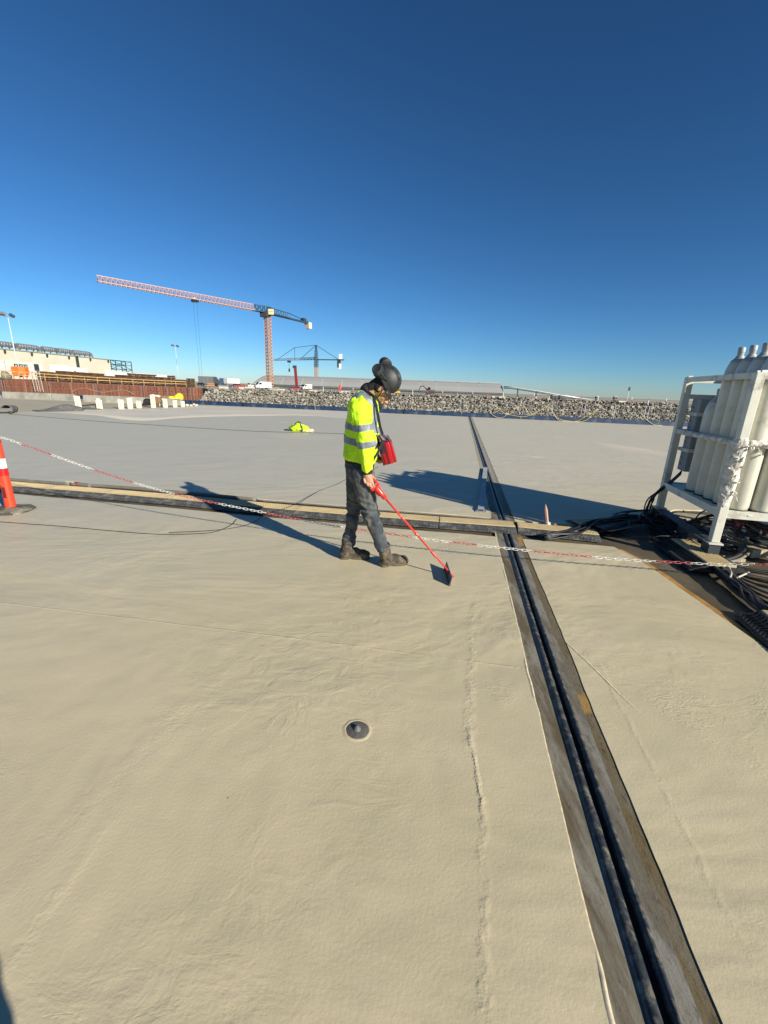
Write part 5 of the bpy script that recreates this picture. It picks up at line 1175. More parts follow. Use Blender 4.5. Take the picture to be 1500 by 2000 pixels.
# toe of the slope spreading in front of the sheet piles
for i in range(900):
    t = rnd.random(); u = rnd.random(); s = rnd.choice(shapes); r_ = rnd.uniform(.18, .36)
    c0 = RIM[0] + V((-(t ** 1.4) * 5.5 + rnd.uniform(-.3, .3), -u * 4.5 - .1, -.2 - t * 3.6 - u * 2.6 * (1 - t * .3)))
    Mr = Matrix.Rotation(rnd.uniform(0, 6.28), 3, 'Z') @ Matrix.Rotation(rnd.uniform(0, 6.28), 3, 'X'); rocks.add([c0 + (Mr @ v) * r_ for v in s[0]], s[1])
tag(rocks.build('rubble_slope', M['rubble']), kind='stuff')
mb = MB(); n = len(RT)
mb.add([p + V((0, .2, -.25)) for p in RT] + [p + V((0, -9.5 * .72 - .2, -9.5 * .62 - .5)) for p in RT], [(i, n + i, n + i + 1, i + 1) for i in range(n - 1)]); tag(mb.build('slope_earth', mat('dark_earth', (.13, .115, .09), .95)), kind='structure')
# sheet piles: each U-shaped pile a piece of the wall
rust = mat('rusty_sheet_pile', (.15, .046, .018), .8, var=.3, vs_=.9, stretch=(2, 2, .3), dirt=(.07, .028, .014), dirt_amt=.4, dscale=.7)
pw = thing('sheet_pile_wall', 'long rust brown sheet pile wall behind the concrete barriers', 'wall', PIL[0])
pp_ = resample(PIL, 1.2); pp_ = [p for p in pp_]
for i, (a, b_) in enumerate(zip(pp_[:-1], pp_[1:])):
    d = V((b_.x - a.x, b_.y - a.y, 0)); n_ = V((d.y, -d.x, 0)).normalized(); dep = .22
    pr = [(0, 0), (.13, 0), (.28, dep), (.72, dep), (.87, 0), (1, 0)] 
    top = [V((a.x, a.y, 0)) + d * u + n_ * w_ + V((0, 0, a.z + (b_.z - a.z) * u)) for u, w_ in pr]; bot = [V((p.x, p.y, -6)) for p in top]
    mb = MB(); mb.loft([bot, top], cap=False, closed=False)
    if i % 1 == 0:
        c = V((a.x, a.y, 0)) + d * .5 + n_ * (dep + .01); mb.box(c + V((0, 0, a.z - 1.0)), (.16, .02, .16), math.atan2(d.y, d.x), mi=1)
    mb.build('sheet_pile', [rust, mat('hole_black', (.01, .008, .006), .9) if 'hole_m' not in M else M['hole_m']], pw)
    if 'hole_m' not in M: M['hole_m'] = bpy.data.materials['hole_black']
# railing on the piles
rl = thing('guard_rail', 'yellow ochre timber guard rail along the top of the rusty wall', 'railing', PIL[1])
ry = mat('ochre_rail', (.50, .30, .11), .7, var=.2, vs_=2); RP = resample([p + V((0, .5, 0)) for p in PIL], 2.1)
for p in RP: MB().bar(p, p + V((0, 0, 1.12)), .07).build('rail_post', ry, rl)
for z_, h_ in ((1.1, .11), (.62, .10)):
    for a, b_ in zip(RP[:-1:4], RP[4::4]): MB().bar(a + V((0, -.05, z_)), b_ + V((0, -.05, z_)), .035, h_).build('rail', ry, rl)
# ladder down the wall
def ladder(x0, y0, x1, y1, Y, lab, wd=.5):
    a = at(x0, y0, Y); b_ = at(x1, y1, Y - 1.0); d = b_ - a; t = thing('ladder', lab, 'ladder', b_, 'ladders on the rusty wall'); lm = mat('ladder_grey', (.42, .40, .34), .6)
    for s in (-1, 1): MB().bar(a + V((wd * s / 2, 0, 0)), b_ + V((wd * s / 2, 0, 0)), .06).build('stile', lm, t)
    for i in range(1, 12): MB().bar(a + d * i / 12 - V((wd / 2, 0, 0)), a + d * i / 12 + V((wd / 2, 0, 0)), .04).build('rung', lm, t)
ladder(62, 724, 72, 765, 69.5, 'left one of the two pale ladders on the rusty wall below the white trailer'); ladder(73, 725, 82, 765, 70, 'right one of the two pale ladders on the rusty wall below the white trailer')
# ------------------------------------------------------------------ stacks of timber formwork behind the rail
pan = MB().bbox((0, 0, 0), (1, 1, 1), .03).mesh('formwork_panel', mat('brown_formwork', (.095, .055, .030), .8, var=.35, vs_=1.5, dirt=(.05, .03, .02), dirt_amt=.4))
rnd = random.Random(4)
xs = np.arange(84, 378, 12.6); ns = len(xs)
tops = lambda x: np.interp(x, [84, 95, 120, 165, 200, 205, 235, 268, 335, 345, 372, 380], [725, 724, 722, 722.5, 726, 730.5, 729.5, 727.5, 733.5, 738.5, 738, 739])
gap_words = ['first', 'second', 'third', 'fourth', 'fifth', 'sixth', 'seventh', 'eighth', 'ninth', 'tenth', 'eleventh', 'twelfth']
for i, x in enumerate(xs):
    Y = np.interp(x, [0, 100, 200, 300, 400], [65, 73, 80, 88, 95.5]) + 1.6
    yb = np.interp(x, [0, 100, 200, 300, 400], [738.5, 744.8, 750, 754, 757.5]); b_ = at(x, yb, Y); tz = at(x, float(tops(x)) + rnd.uniform(-1.2, 1.2), Y).z
    k_ = abs(at(x + 10, yb, Y).x - b_.x) / 10; w_ = 12.6 * k_ * 1.0; z = b_.z - .25; n_ = 0
    wh = ('counting from the ladders' if i < 12 else 'counting back from the parked pickup')
    o_ = gap_words[i] if i < 12 else gap_words[min(ns - 1 - i, 11)]
    t = thing('formwork_stack', 'stack of brown formwork panels behind the ochre rail, %s %s' % (o_, wh), 'stack', (b_.x, b_.y, z), 'stacks of brown formwork panels behind the rail')
    lv = int((tz - z) / .36)
    for l in range(max(lv, 1)):
        ob = bpy.data.objects.new('panel', pan); col.objects.link(ob); ob.parent = t
        ob.location = (rnd.uniform(-.12, .12), rnd.uniform(-.1, .1), .18 + l * .36); ob.scale = (w_ * rnd.uniform(.72, .99), 1.3, .24 if l % 2 else .30); ob.rotation_euler = (0, 0, rnd.uniform(-.04, .04))
    mb = MB()
    for l in range(max(lv, 1)):
        for s in (-1, 1): mb.box(V((b_.x + s * w_ * .28, b_.y, z + .36 * l + .01)), (.1, 1.2, .10))
    mb.build('spacer', M['brown_edge'], t)
# ------------------------------------------------------------------ big cream hall on the left with duct work
W0 = g(0, 681, 10.0); W1 = g(214, 702.6, 10.0); bd_ = (W1 - W0).normalized(); W0 = W0 - bd_ * 30
hall = thing('cream_hall', 'long cream clad industrial hall with silver ducts on its roof, far left', 'building', (W0.x, W0.y, 0))
cream = mat('cream_cladding', (.56, .525, .41), .7, var=.05, vs_=.2); inn = V((-abs(bd_.y), bd_.x, 0)).normalized()
Lh = (W1 - W0).length
for i in range(int(Lh / 6) + 1):
    a = W0 + bd_ * i * 6; b_ = W0 + bd_ * min((i + 1) * 6 - .06, Lh); mb = MB()
    if (b_ - a).dot(bd_) < .3: continue
    mb.loft([[V((a.x, a.y, 0)), V((b_.x, b_.y, 0)), V((b_.x, b_.y, 10)), V((a.x, a.y, 10))], [V((a.x, a.y, 0)) + inn * .3, V((b_.x, b_.y, 0)) + inn * .3, V((b_.x, b_.y, 10)) + inn * .3, V((a.x, a.y, 10)) + inn * .3]]); mb.build('wall_panel', cream, hall)
Wb = V((W0.x, W0.y, 0)); We = V((W1.x, W1.y, 0))
MB().loft([[Wb + inn * .32, We + inn * .32, We + inn * 50, Wb + inn * 50], [p + V((0, 0, 9.8)) for p in (Wb + inn * .32, We + inn * .32, We + inn * 50, Wb + inn * 50)]]).build('block', cream, hall)
MB().bar(W0 - inn * .15 + V((0, 0, .05)), W1 - inn * .15 + V((0, 0, .05)), .3, .35).build('gutter', mat('gutter_grey', (.30, .29, .25), .6), hall)
for px in (6, 59, 89, 132, 174, 209):
    t_ = (g(px, 681 + (px) * .101, 10) - W0).dot(bd_); c = W0 + bd_ * t_ - inn * .5; MB().bar(c + V((0, 0, -1.3)), c + V((0, 0, -.2)), .45).build('bracket', M['dark_steel'], hall)
t_ = (g(150, 696, 10) - W0).dot(bd_); c = W0 + bd_ * t_ - inn * .4; MB().bar(V((c.x, c.y, 0)), V((c.x, c.y, 10.3)), .8).build('downpipe', M['dark_steel'], hall)
duct_m = mat('duct_silver', (.30, .31, .31), .4, .6, var=.2, vs_=.6)
for x0, x1 in ((-40, 42), (43, 86), (91, 122), (121, 148), (150, 185)):
    a = (g(x0, 681 + x0 * .101, 10) - W0).dot(bd_); b_ = (g(x1, 681 + x1 * .101, 10) - W0).dot(bd_)
    t = thing('roof_duct', 'ribbed silver duct on the cream hall, ' + {-40: 'cut by the left edge', 43: 'second from the left edge', 91: 'third, in the middle of the row', 121: 'fourth, ending above the dark downpipe', 150: 'the furthest right, ending in a bend'}[x0], 'duct', (W0.x, W0.y, 10), 'silver ducts along the roof of the cream hall')
    A_ = W0 + bd_ * a + inn * 1.6 + V((0, 0, 1.75)); B_ = W0 + bd_ * b_ + inn * 1.6 + V((0, 0, 1.75))
    MB().tube([A_, B_ - bd_ * 1.2, B_ - bd_ * .4 + V((0, 0, -.3)), B_ + V((0, 0, -1.0)), B_ + V((0, 0, -1.8))], .85, 12).build('duct', duct_m, t, 40)
    for j in range(int((b_ - a - 1.5) / 1.1)): MB().tube([A_ + bd_ * (j * 1.1 + .5), A_ + bd_ * (j * 1.1 + .68)], 1.0, 12).build('rib', M['steel'], t)
    mb = MB()
    for j in range(int((b_ - a) / 3)): mb.bar(A_ + bd_ * (j * 3 + 1) + V((0, 0, -1.8)), A_ + bd_ * (j * 3 + 1) + V((0, 0, -.8)), .3)
    mb.build('duct_support', M['dark_steel'], t)
# steel stair frame at the end of the hall
t = thing('stair_tower', 'open steel lattice frame at the right end of the cream hall', 'steel frame', (We.x, We.y, 0)); mb = MB()
f0 = We + bd_ * .6; 
for u in (0, 4.2, 8.4):
    for v_ in (0, 3):
        p = f0 + bd_ * (u * 1.9) + inn * v_; mb.bar(p, p + V((0, 0, 10)), .28)
for l in range(5):
    for v_ in (0, 3):
        z = 2 * l + 2; mb.bar(f0 + inn * v_ + V((0, 0, z)), f0 + bd_ * 16 + inn * v_ + V((0, 0, z)), .22)
        for u in (0, 8): 
            a, b_ = (z - 2, z) if (l + (u > 0)) % 2 else (z, z - 2); mb.bar(f0 + bd_ * u + inn * v_ + V((0, 0, a)), f0 + bd_ * (u + 8) + inn * v_ + V((0, 0, b_)), .16)
mb.build('lattice', M['dark_steel'], t)
# ------------------------------------------------------------------ white trailers with green lettering, orange skip, sheeted heap
def text(name, s, size, c, dirx, up, m_, parent, depth=.01):
    cu = bpy.data.curves.new(name, 'FONT'); cu.body = s; cu.size = size; cu.extrude = depth; cu.align_x = 'CENTER'; cu.align_y = 'CENTER'; cu.offset = .02 * size
    ob = bpy.data.objects.new(name, cu); col.objects.link(ob); dg = bpy.context.evaluated_depsgraph_get(); me = bpy.data.meshes.new_from_object(ob.evaluated_get(dg)); bpy.data.objects.remove(ob)
    x = V(dirx).normalized(); z = x.cross(V(up)).normalized(); y = z.cross(x); Mm = Matrix((x, y, z)).transposed().to_4x4(); Mm.translation = V(c) - ORG[parent.name]; me.transform(Mm); me.materials.clear(); me.materials.append(m_); return put(name, me, parent)
trw = mat('trailer_white', (.80, .79, .72), .45, var=.03); grn = mat('lettering_green', (.01, .13, .075), .5)
Yt = 76
def trailer(x0, x1, yt0, yt1, yb, Y, lab, Y2=None):
    a = at(x0, yt0, Y); b_ = at(x1, yt1, Y2 or Y); zb = at((x0 + x1) / 2, yb, Y).z; zt = (a.z + b_.z) / 2; d = V((b_.x - a.x, b_.y - a.y, 0)); u = d.normalized(); n_ = V((-u.y, u.x, 0)); L_ = d.length
    t = thing('site_trailer', lab, 'trailer', (a.x, a.y, zb)); o_ = V((a.x, a.y, 0)); R_ = .55; pr = []
    for k_ in range(7): an = R(90 * k_ / 6); pr.append((L_ - R_ + R_ * math.sin(an), zt - R_ + R_ * math.cos(an)))
    pr = [(0, zt)] + pr + [(L_, zb + .5), (L_ - .35, zb + .15), (0, zb + .15)]
    MB().loft([[o_ + u * x + V((0, 0, z)) for x, z in pr], [o_ + u * x + n_ * 2.5 + V((0, 0, z)) for x, z in pr]]).build('body', trw, t)
    for x in (L_ * .35, L_ * .5): MB().lathe(o_ + u * x - n_ * .01 + V((0, 0, zb + .35)), [(.36, 0), (.36, .25)], 14, axis=n_).build('wheel', M['black_rubber'], t)
    return t, o_, u, n_, L_, zb, zt
t, o_, u, n_, L_, zb, zt = trailer(9, 82, 703.5, 710, 737, 71, 'white site trailer with green square lettering and rounded end behind the orange skip', 82)
def dxp(px):
    d = ray(px, 716); return (o_.x * d[1] - o_.y * d[0]) / (u.y * d[0] - u.x * d[1])
pz = lambda px, py: at(px, py, (o_ + u * dxp(px)).y).z
for px0, px1, ch_ in ((27.5, 35, 'E'), (37, 44.5, 'S'), (46, 53.5, 'V')):
    a, b_ = dxp(px0), dxp(px1); yt_ = 710.3 + (px0 - 27.5) * .075; zc = (pz(px0, yt_) + pz(px0, yt_ + 11)) / 2; hh = pz(px0, yt_) - pz(px0, yt_ + 11)
    c = o_ + u * ((a + b_) / 2) - n_ * .02 + V((0, 0, zc)); MB().box(c, ((b_ - a), .02, hh), math.atan2(u.y, u.x)).build('green_square', grn, t)
    text('letter', ch_, hh * .95, c - n_ * .03 + V((0, 0, -.06)), u, (0, 0, 1), trw, t)
a, b_ = dxp(66.5), dxp(75.5); zc = pz(70, 717.5); MB().box(o_ + u * ((a + b_) / 2) - n_ * .02 + V((0, 0, zc)), (b_ - a, .05, 1.15), math.atan2(u.y, u.x)).build('window', mat('dark_window', (.015, .02, .025), .2), t)
MB().box(o_ + u * (L_ * .45) - n_ * .03 + V((0, 0, zb + .95)), (L_ * .86, .02, .05), math.atan2(u.y, u.x)).build('trim_line', M['steel'], t)
t, o2, u2, n2, L2, zb2, zt2 = trailer(-70, 8, 698, 703.5, 738, 62, 'white site trailer cut off by the left edge, next to the lettered one', 71)
MB().bar(o2 + u2 * (L2 - .02) + V((0, -.02, zb2 + .2)), o2 + u2 * (L2 - .02) + V((0, -.02, zt2)), .12).build('corner_post', M['steel'], t)
c = at(2, 722.5, 76.2); MB().box(c + V((-.2, -.06, 0)), (1.3, .02, .9), 0).build('green_square', grn, t)
p0 = at(21, 715.5, 72); p1 = at(40.5, 717, 72); pb_ = at(30, 731, 72); t = thing('orange_skip', 'bright orange steel skip on legs in front of the lettered white trailer', 'skip', pb_)
om = mat('skip_orange', (.78, .13, .01), .5, var=.06); w_ = p1.x - p0.x; h_ = p0.z - pb_.z
MB().loft([[V((p0.x + w_ * k1, pb_.y + k2, z)) for k1, k2 in ((0, 0), (.68, 0), (1, .7), (1, 1.5), (0, 1.5))] for z in (pb_.z, p0.z)]).build('tub', om, t)
mb = MB()
for k1, k2 in ((.05, .1), (.62, .1), (.95, .9), (.95, .2)): mb.bar(V((p0.x + w_ * k1, pb_.y + k2, pb_.z - .9)), V((p0.x + w_ * k1, pb_.y + k2, pb_.z + .1)), .09)
mb.build('leg', om, t)
t_ = at(10, 738, 70); mb = MB(); mb.ell((t_.x, t_.y, t_.z + .2), (1.0, .8, .85)); mb.ell((t_.x - .7, t_.y, t_.z + .4), (.7, .7, .95)); tag(blob('sheeted_heap', mb, mat('grey_green_sheet', (.12, .15, .125), .7), None, .08, 2, lambda c, n: .1 * noise.noise(c * 2)), 'grey green sheet over a heap at the far left rail', 'heap')
# low white sheds behind the stacks
def shed(x0, x1, y0, y1, yb, Y, lab, m_=None, d=1.6, cat='shed', name='white_shed'):
    a = at(x0, y0, Y); b_ = at(x1, y1, Y); zb = min(at(x0, yb, Y).z, .5); mb = MB(); t = thing(name, lab, cat, (a.x, a.y, zb))
    mb.loft([[V((a.x, a.y, zb)), V((b_.x, a.y, zb)), V((b_.x, a.y, b_.z)), V((a.x, a.y, a.z))], [V((a.x, a.y + d, zb)), V((b_.x, a.y + d, zb)), V((b_.x, a.y + d, b_.z)), V((a.x, a.y + d, a.z))]]); mb.build('wall', m_ or trw, t)
    zt = max(a.z, b_.z); MB().loft([[V((a.x - .1, a.y - .1, a.z + .01)), V((b_.x + .1, a.y - .1, b_.z + .01)), V((b_.x + .1, a.y - .1, b_.z + .13)), V((a.x - .1, a.y - .1, a.z + .13))], [V((a.x - .1, a.y + d, a.z + .01)), V((b_.x + .1, a.y + d, b_.z + .01)), V((b_.x + .1, a.y + d, b_.z + .13)), V((a.x - .1, a.y + d, a.z + .13))]]).build('roof', m_ or trw, t); return t
shed(97, 120, 713, 714.5, 730, 92, 'pale site cabin above the first formwork stacks'); shed(120.5, 136, 714, 717, 730, 95, 'white site cabin touching the paler one on its left')
shed(148, 160, 718.5, 720, 730, 95, 'small white cabin roof in the middle of the stacks'); shed(206, 262, 722.5, 730, 740, 110, 'long white tent roof below the steel frame'); shed(262, 330, 729.5, 734, 742, 115, 'long low white roof just left of the bare sky pole')
# ------------------------------------------------------------------ pale warehouse, ramp conveyor, far masts
Yw = 250; wl = at(507, 732, Yw); wr = at(988, 748, Yw); zb = at(750, 764, Yw).z
wm = thing('warehouse', 'long low pale grey warehouse with a wide curved roof behind the worker', 'building', (wl.x, wl.y, zb)); roofm = mat('grey_roof_sheet', (.30, .30, .285), .6, var=.04, vs_=.05)
cuts = [507] + list(np.linspace(548, 785, 7)) + [822, 856, 900, 944, 989]
zt = lambda x: np.interp(x, [507, 988], [wl.z, wr.z]); ze = at(785, 761.5, Yw).z
for i, (x0, x1) in enumerate(zip(cuts[:-1], cuts[1:])):
    a = at(x0, 745, Yw).x; b_ = at(x1, 745, Yw).x - .25; rings = []
    for t_, dz in ((0, 0), (.35, .35), (.7, .75), (1, 1)):
        y = Yw + 14 * t_; z = ze + (zt((x0 + x1) / 2) - ze) * math.sin(t_ * math.pi / 2); aa = a + (5.0 * t_ ** .7 if i == 0 else 0) - (5.0 if i == 0 else 0); rings.append([V((aa, y, z)), V((b_, y, z))])
    rings = [[r_[0] + V((0, 0, 0)), r_[1]] for r_ in rings]; rings.append([rings[-1][0] + V((0, 22, -.2)), rings[-1][1] + V((0, 22, -.2))]); MB().loft(rings, cap=False, closed=False).build('roof_panel', roofm, wm)
MB().bar(V((wl.x, Yw + 14, wl.z + .12)), V((wr.x, Yw + 14, wr.z + .12)), .5, .45).build('ridge', M['steel'], wm)
MB().loft([[V((wl.x - 5, Yw + .4, zb - 2)), V((wr.x, Yw + .4, zb - 2)), V((wr.x, Yw + .4, ze - .05)), V((wl.x - 5, Yw + .4, ze - .05))], [V((wl.x - 5, Yw + 35, zb - 2)), V((wr.x, Yw + 35, zb - 2)), V((wr.x, Yw + 35, ze - .05)), V((wl.x - 5, Yw + 35, ze - .05))]]).build('wall', mat('warehouse_wall', (.42, .42, .40), .7), wm)
MB().loft([[V((wr.x - .4, Yw + .3, ze)), V((wr.x - .4, Yw + 5, zt(988) - 2)), V((wr.x - .4, Yw + 13.9, zt(988) - .1)), V((wr.x - .4, Yw + 30, zt(988) - .1)), V((wr.x - .4, Yw + 30, ze))], [V((wr.x - .1, Yw + .3, ze)), V((wr.x - .1, Yw + 5, zt(988) - 2)), V((wr.x - .1, Yw + 13.9, zt(988) - .1)), V((wr.x - .1, Yw + 30, zt(988) - .1)), V((wr.x - .1, Yw + 30, ze))]]).build('gable', mat('gable_grey', (.30, .30, .29), .7), wm)
MB().bar(V((wl.x - 5, Yw - .2, ze - .1)), V((wr.x, Yw - .2, ze - .1)), .3, .5).build('eave', mat('eave_dark', (.12, .12, .11), .7), wm)
cv = thing('conveyor', 'long thin sloping conveyor coming down to the right of the warehouse', 'conveyor', at(989, 768, 150)); Pc = [at(x, y, 150) for x, y in ((984, 755.5), (1000, 756), (1040, 762), (1100, 772.5), (1172, 783.5))]
MB().tube(Pc, .28, 6).build('tube', M['steel'], cv, True); MB().tube([p + V((0, 0, -.5)) for p in Pc], .12, 4).build('truss_chord', M['dark_steel'], cv)
for x, y in ((1012, 758), (1048, 764)): p = at(x, y, 150); MB().bar(V((p.x, p.y, -.5)), p, .35).build('leg', M['dark_steel'], cv)
# ------------------------------------------------------------------ tower cranes
def lattice(mb, a, b_, w0, w1, n, r, up=(0, 0, 1), tri=False):
    a = V(a); b_ = V(b_); d = (b_ - a).normalized(); u = V(up); x = d.cross(u).normalized(); y = x.cross(d)
    cr = ((-.5, 0), (.5, 0), (0, 1)) if tri else ((-.5, -.5), (.5, -.5), (.5, .5), (-.5, .5))
    def cor(t): 
        w_ = w0 + (w1 - w0) * t; return [a + (b_ - a) * t + x * w_ * p[0] + y * w_ * p[1] for p in cr]
    k_ = len(cr)
    for c in range(k_): mb.bar(cor(0)[c], cor(1)[c], r * 1.5)
    for i in range(n):
        A_, B_ = cor(i / n), cor((i + 1) / n); Mi = cor((i + .5) / n)
        for c in range(k_):
            e = (c + 1) % k_
            if tri and c == 0: mb.bar(A_[c], B_[e], r * .8); mb.bar(B_[c], B_[e], r * .8)
            else: mb.bar(A_[c], Mi[e], r); mb.bar(Mi[e], B_[c], r)
            if not tri: mb.bar(A_[c], A_[e], r * .8)
cor_ = mat('crane_orange', (.46, .25, .13), .5, var=.1); cpk = mat('crane_salmon', (.42, .27, .22), .5, var=.1); cbl = mat('crane_teal', (.02, .055, .085), .5)
base = at(527.5, 757, 150); zj = g(505, 603, 0) ; jz = at(521, 611, 150).z
cr1 = thing('tower_crane', 'large orange tower crane with long salmon lattice jib reaching left over the site', 'tower crane', (base.x, base.y, 0))
mb = MB(); lattice(mb, (base.x, base.y, 0), (base.x, base.y, jz - .4), 1.55, 1.55, 22, .13, up=(.5, .87, 0)); mb.build('mast', cor_, cr1)
MB().box((base.x, base.y, .3), (5, 5, .8)).build('base', M['concrete'], cr1)
J0 = V((base.x, base.y, jz)); tip_ = g(190, 549.5, jz + .3); dj = (V((tip_.x, tip_.y, 0)) - V((J0.x, J0.y, 0))).normalized()
tip_ = V((tip_.x, tip_.y, tip_.z)); Lj = (tip_ - J0).length; J1 = J0 + (tip_ - J0) * (5.0 / Lj)
print('jib len', Lj, 'height', jz)
mb = MB(); lattice(mb, J1, tip_, 1.75, 1.35, 38, .12, tri=True); mb.build('jib', cpk, cr1)
mb = MB(); lattice(mb, J0 - dj * 1.5, J1, 1.9, 1.75, 4, .16, tri=True); mb.build('jib_root', cbl, cr1)
ce = g(604, 632, jz - .2); dc = (V((ce.x, ce.y, 0)) - V((J0.x, J0.y, 0))).normalized(); ce = V((ce.x, ce.y, jz))
mb = MB(); mid = J0.lerp(ce, .48); lattice(mb, J0, mid, 1.8, 1.6, 6, .13, tri=True); mb.build('counter_jib_frame', cbl, cr1)
mb = MB(); mb.bar(J0 + V((0, 0, -.1)), ce + V((0, 0, -.1)), 1.3, .45); mb.bar(mid + V((0, 0, 1.6)), ce + V((0, 0, .3)), .12); mb.bar(mid + V((0, .4, 1.5)), ce + V((0, .4, .3)), .1); mb.build('counter_jib', cbl, cr1)
for k_ in range(3): MB().box(ce - dc * (k_ * .62) + V((0, 0, -1.0)), (.55, 2.0, 2.2), math.atan2(dc.y, dc.x)).build('counterweight', mat('counterweight_grey', (.50, .48, .42), .8), cr1)
MB().box(ce - dc * 3.4 + V((0, 0, .6)), (1.7, 1.4, 1.0), math.atan2(dc.y, dc.x)).build('winch', M['dark_steel'], cr1)
c = at(518, 612, 149); MB().bbox(c + V((-.3, 0, -.2)), (2.6, 1.6, 1.9), .15).build('cab', M['dark_steel'], cr1)
MB().lathe((base.x, base.y, jz - .9), [(1.3, 0), (1.5, .5), (1.3, 1.0)], 16).build('slewing_ring', cbl, cr1)
c = at(529.3, 609, 148.6); MB().bbox(c, (1.75, .2, 1.65), .04).build('sign_board', mat('sign_cream', (.72, .60, .30), .5), cr1); MB().box(c + V((0, -.12, .12)), (1.2, .02, .18)).build('sign_stripe', mat('sign_grey', (.35, .32, .25), .5), cr1)
tr = J0.lerp(tip_, (at(380, 588, 150) - at(521, 609, 150)).length / (at(190, 548, 150) - at(521, 609, 150)).length)
# trolley position along the jib: where the jib crosses pixel column 380
best = min(np.linspace(.2, .95, 200), key=lambda t: abs(proj(J0.lerp(tip_, t))[0] - 380)); tr = J0.lerp(tip_, best)
MB().box(tr + V((0, 0, -.45)), (1.8, 1.2, .5)).build('trolley', M['dark_steel'], cr1); MB().lathe(tr + V((0, .0, -.1)), [(.55, 0), (.6, .3), (.3, .6)], 12).build('trolley_drum', mat('drum_pale', (.6, .58, .52), .5), cr1)
mb = MB()
for o_ in (-.55, .55): mb.bar(tr + V((o_, 0, -.8)), V((tr.x + o_ * .6, tr.y, 2.8)), .035)
mb.build('hoist_rope', M['dark_steel'], cr1)
hb_ = V((tr.x, tr.y, 2.2)); MB().bbox(hb_, (1.0, .5, 1.1), .1).build('hook_block', mat('hook_red', (.65, .06, .05), .5), cr1)
# second crane, far off, with an A-frame top and tie bars
c2 = at(618, 757, 400); jz2 = at(618, 702.5, 400).z; cr2 = thing('tower_crane', 'small dark tower crane with pointed top and tie bars, far behind the vans', 'tower crane', (c2.x, c2.y, 0))
zm = at(618, 715, 400).z
mb = MB(); lattice(mb, (c2.x, c2.y, -4), (c2.x, c2.y, zm * .95), 2.6, 2.6, 10, .18, up=(.5, .87, 0)); mb.build('mast', cor_, cr2)
dk = mat('crane_dark', (.05, .055, .06), .6); mb = MB(); lattice(mb, (c2.x, c2.y, zm * .95), (c2.x, c2.y, jz2), 2.6, 2.6, 3, .22, up=(.5, .87, 0)); zt2_ = at(618, 674, 400).z; lattice(mb, (c2.x, c2.y, jz2), (c2.x, c2.y, zt2_), 2.8, .8, 5, .20, up=(.5, .87, 0)); mb.build('tower_top', dk, cr2)
jl = at(535, 704, 440); jr = at(672, 703.5, 388); jl.z = jz2; jr.z = jz2; C2 = V((c2.x, c2.y, jz2))
mb = MB(); lattice(mb, C2, C2.lerp(jl, .32), 1.9, 1.8, 5, .22, tri=True); mb.bar(C2, jr, 1.2, .8); mb.build('inner_jib', dk, cr2)
mb = MB(); lattice(mb, C2.lerp(jl, .32), jl, 1.8, 1.3, 13, .17, tri=True); mb.build('jib', mat('crane_rosy', (.30, .22, .19), .6), cr2)
Tp = V((c2.x, c2.y, zt2_)); k2 = C2.lerp(jl, .48) + V((0, 0, 11)); mb = MB(); mb.bar(Tp, k2, .3); mb.bar(k2, C2.lerp(jl, .48), .35); mb.bar(k2, C2.lerp(jl, .95), .28); mb.bar(Tp, C2.lerp(jl, .38), .3); mb.bar(Tp, C2.lerp(jr, .82), .35); mb.build('tie_bar', dk, cr2)
MB().box(jr + V((-4.5, 0, -3.5)), (3, 2, 6)).build('counterweight', M['dark_steel'], cr2); MB().box(jr + V((-3.0, 0, 2.6)), (2.6, 2, 4)).build('winch_house', trw, cr2); MB().box(jr + V((-3.3, -1.2, -5.5)), (2.0, .5, 4.5)).build('ballast_plate', trw, cr2)
p = C2.lerp(jl, .62); MB().box(p + V((0, 0, -1.3)), (3.2, 2, 1.6)).build('trolley', M['dark_steel'], cr2); hk = at(566.5, 721, p.y); mb = MB(); mb.bar(p, V((p.x, p.y, hk.z)), .16); mb.build('hoist_rope', M['dark_steel'], cr2); MB().box(V((p.x, p.y, hk.z - 1)), (1.3, 1, 3)).build('hook_block', M['dark_steel'], cr2)
# mobile crane boom in dark red
a = at(580, 757, 200); b_ = at(576.5, 718, 200); t = thing('crane_boom', 'dark red telescopic boom standing up behind the red car', 'crane boom', a); mb = MB(); mb.bar(V((a.x, a.y, -.5)), b_, 1.1); mb.build('boom', mat('boom_red', (.19, .018, .02), .5), t); MB().bbox(b_ + V((-.2, 0, .3)), (1.6, 1, 1.2), .1).build('boom_head', M['dark_steel'], t)
# ------------------------------------------------------------------ floodlight masts
def floodlight(x0, y0, x1, y1, Y, lab, s=1.0):
    tpp = at(x0, y0, Y); t = thing('floodlight_mast', lab, 'floodlight mast', (tpp.x, tpp.y, 0), 'floodlight masts'); MB().tube([(tpp.x, tpp.y, -.2), tpp], [.09 * s, .05 * s], 8).build('pole', mat('pole_pale', (.62, .64, .64), .5), t, True)
    MB().bar(tpp + V((-1.0 * s, 0, .25 * s)), tpp + V((1.0 * s, 0, 0)), .12 * s).build('cross_arm', M['steel'], t)
    MB().bbox(tpp + V((-.85 * s, -.1, .62 * s)), (1.1 * s, .5 * s, .55 * s), .04, Matrix.Rotation(R(-35), 3, 'X')).build('lamp_head', M['steel'], t)
    MB().bbox(tpp + V((.75 * s, .1, .38 * s)), (.9 * s, .5 * s, .38 * s), .04, Matrix.Rotation(R(30), 3, 'Y') @ Matrix.Rotation(R(25), 3, 'X')).build('lamp_head', M['blue_plate'], t)
floodlight(15.5, 620, 27, 705, 86, 'pale floodlight mast in front of the cream hall at the left edge'); floodlight(342.5, 678, 346, 740, 165, 'distant floodlight mast standing alone against the sky left of the hoist rope', 1.05)
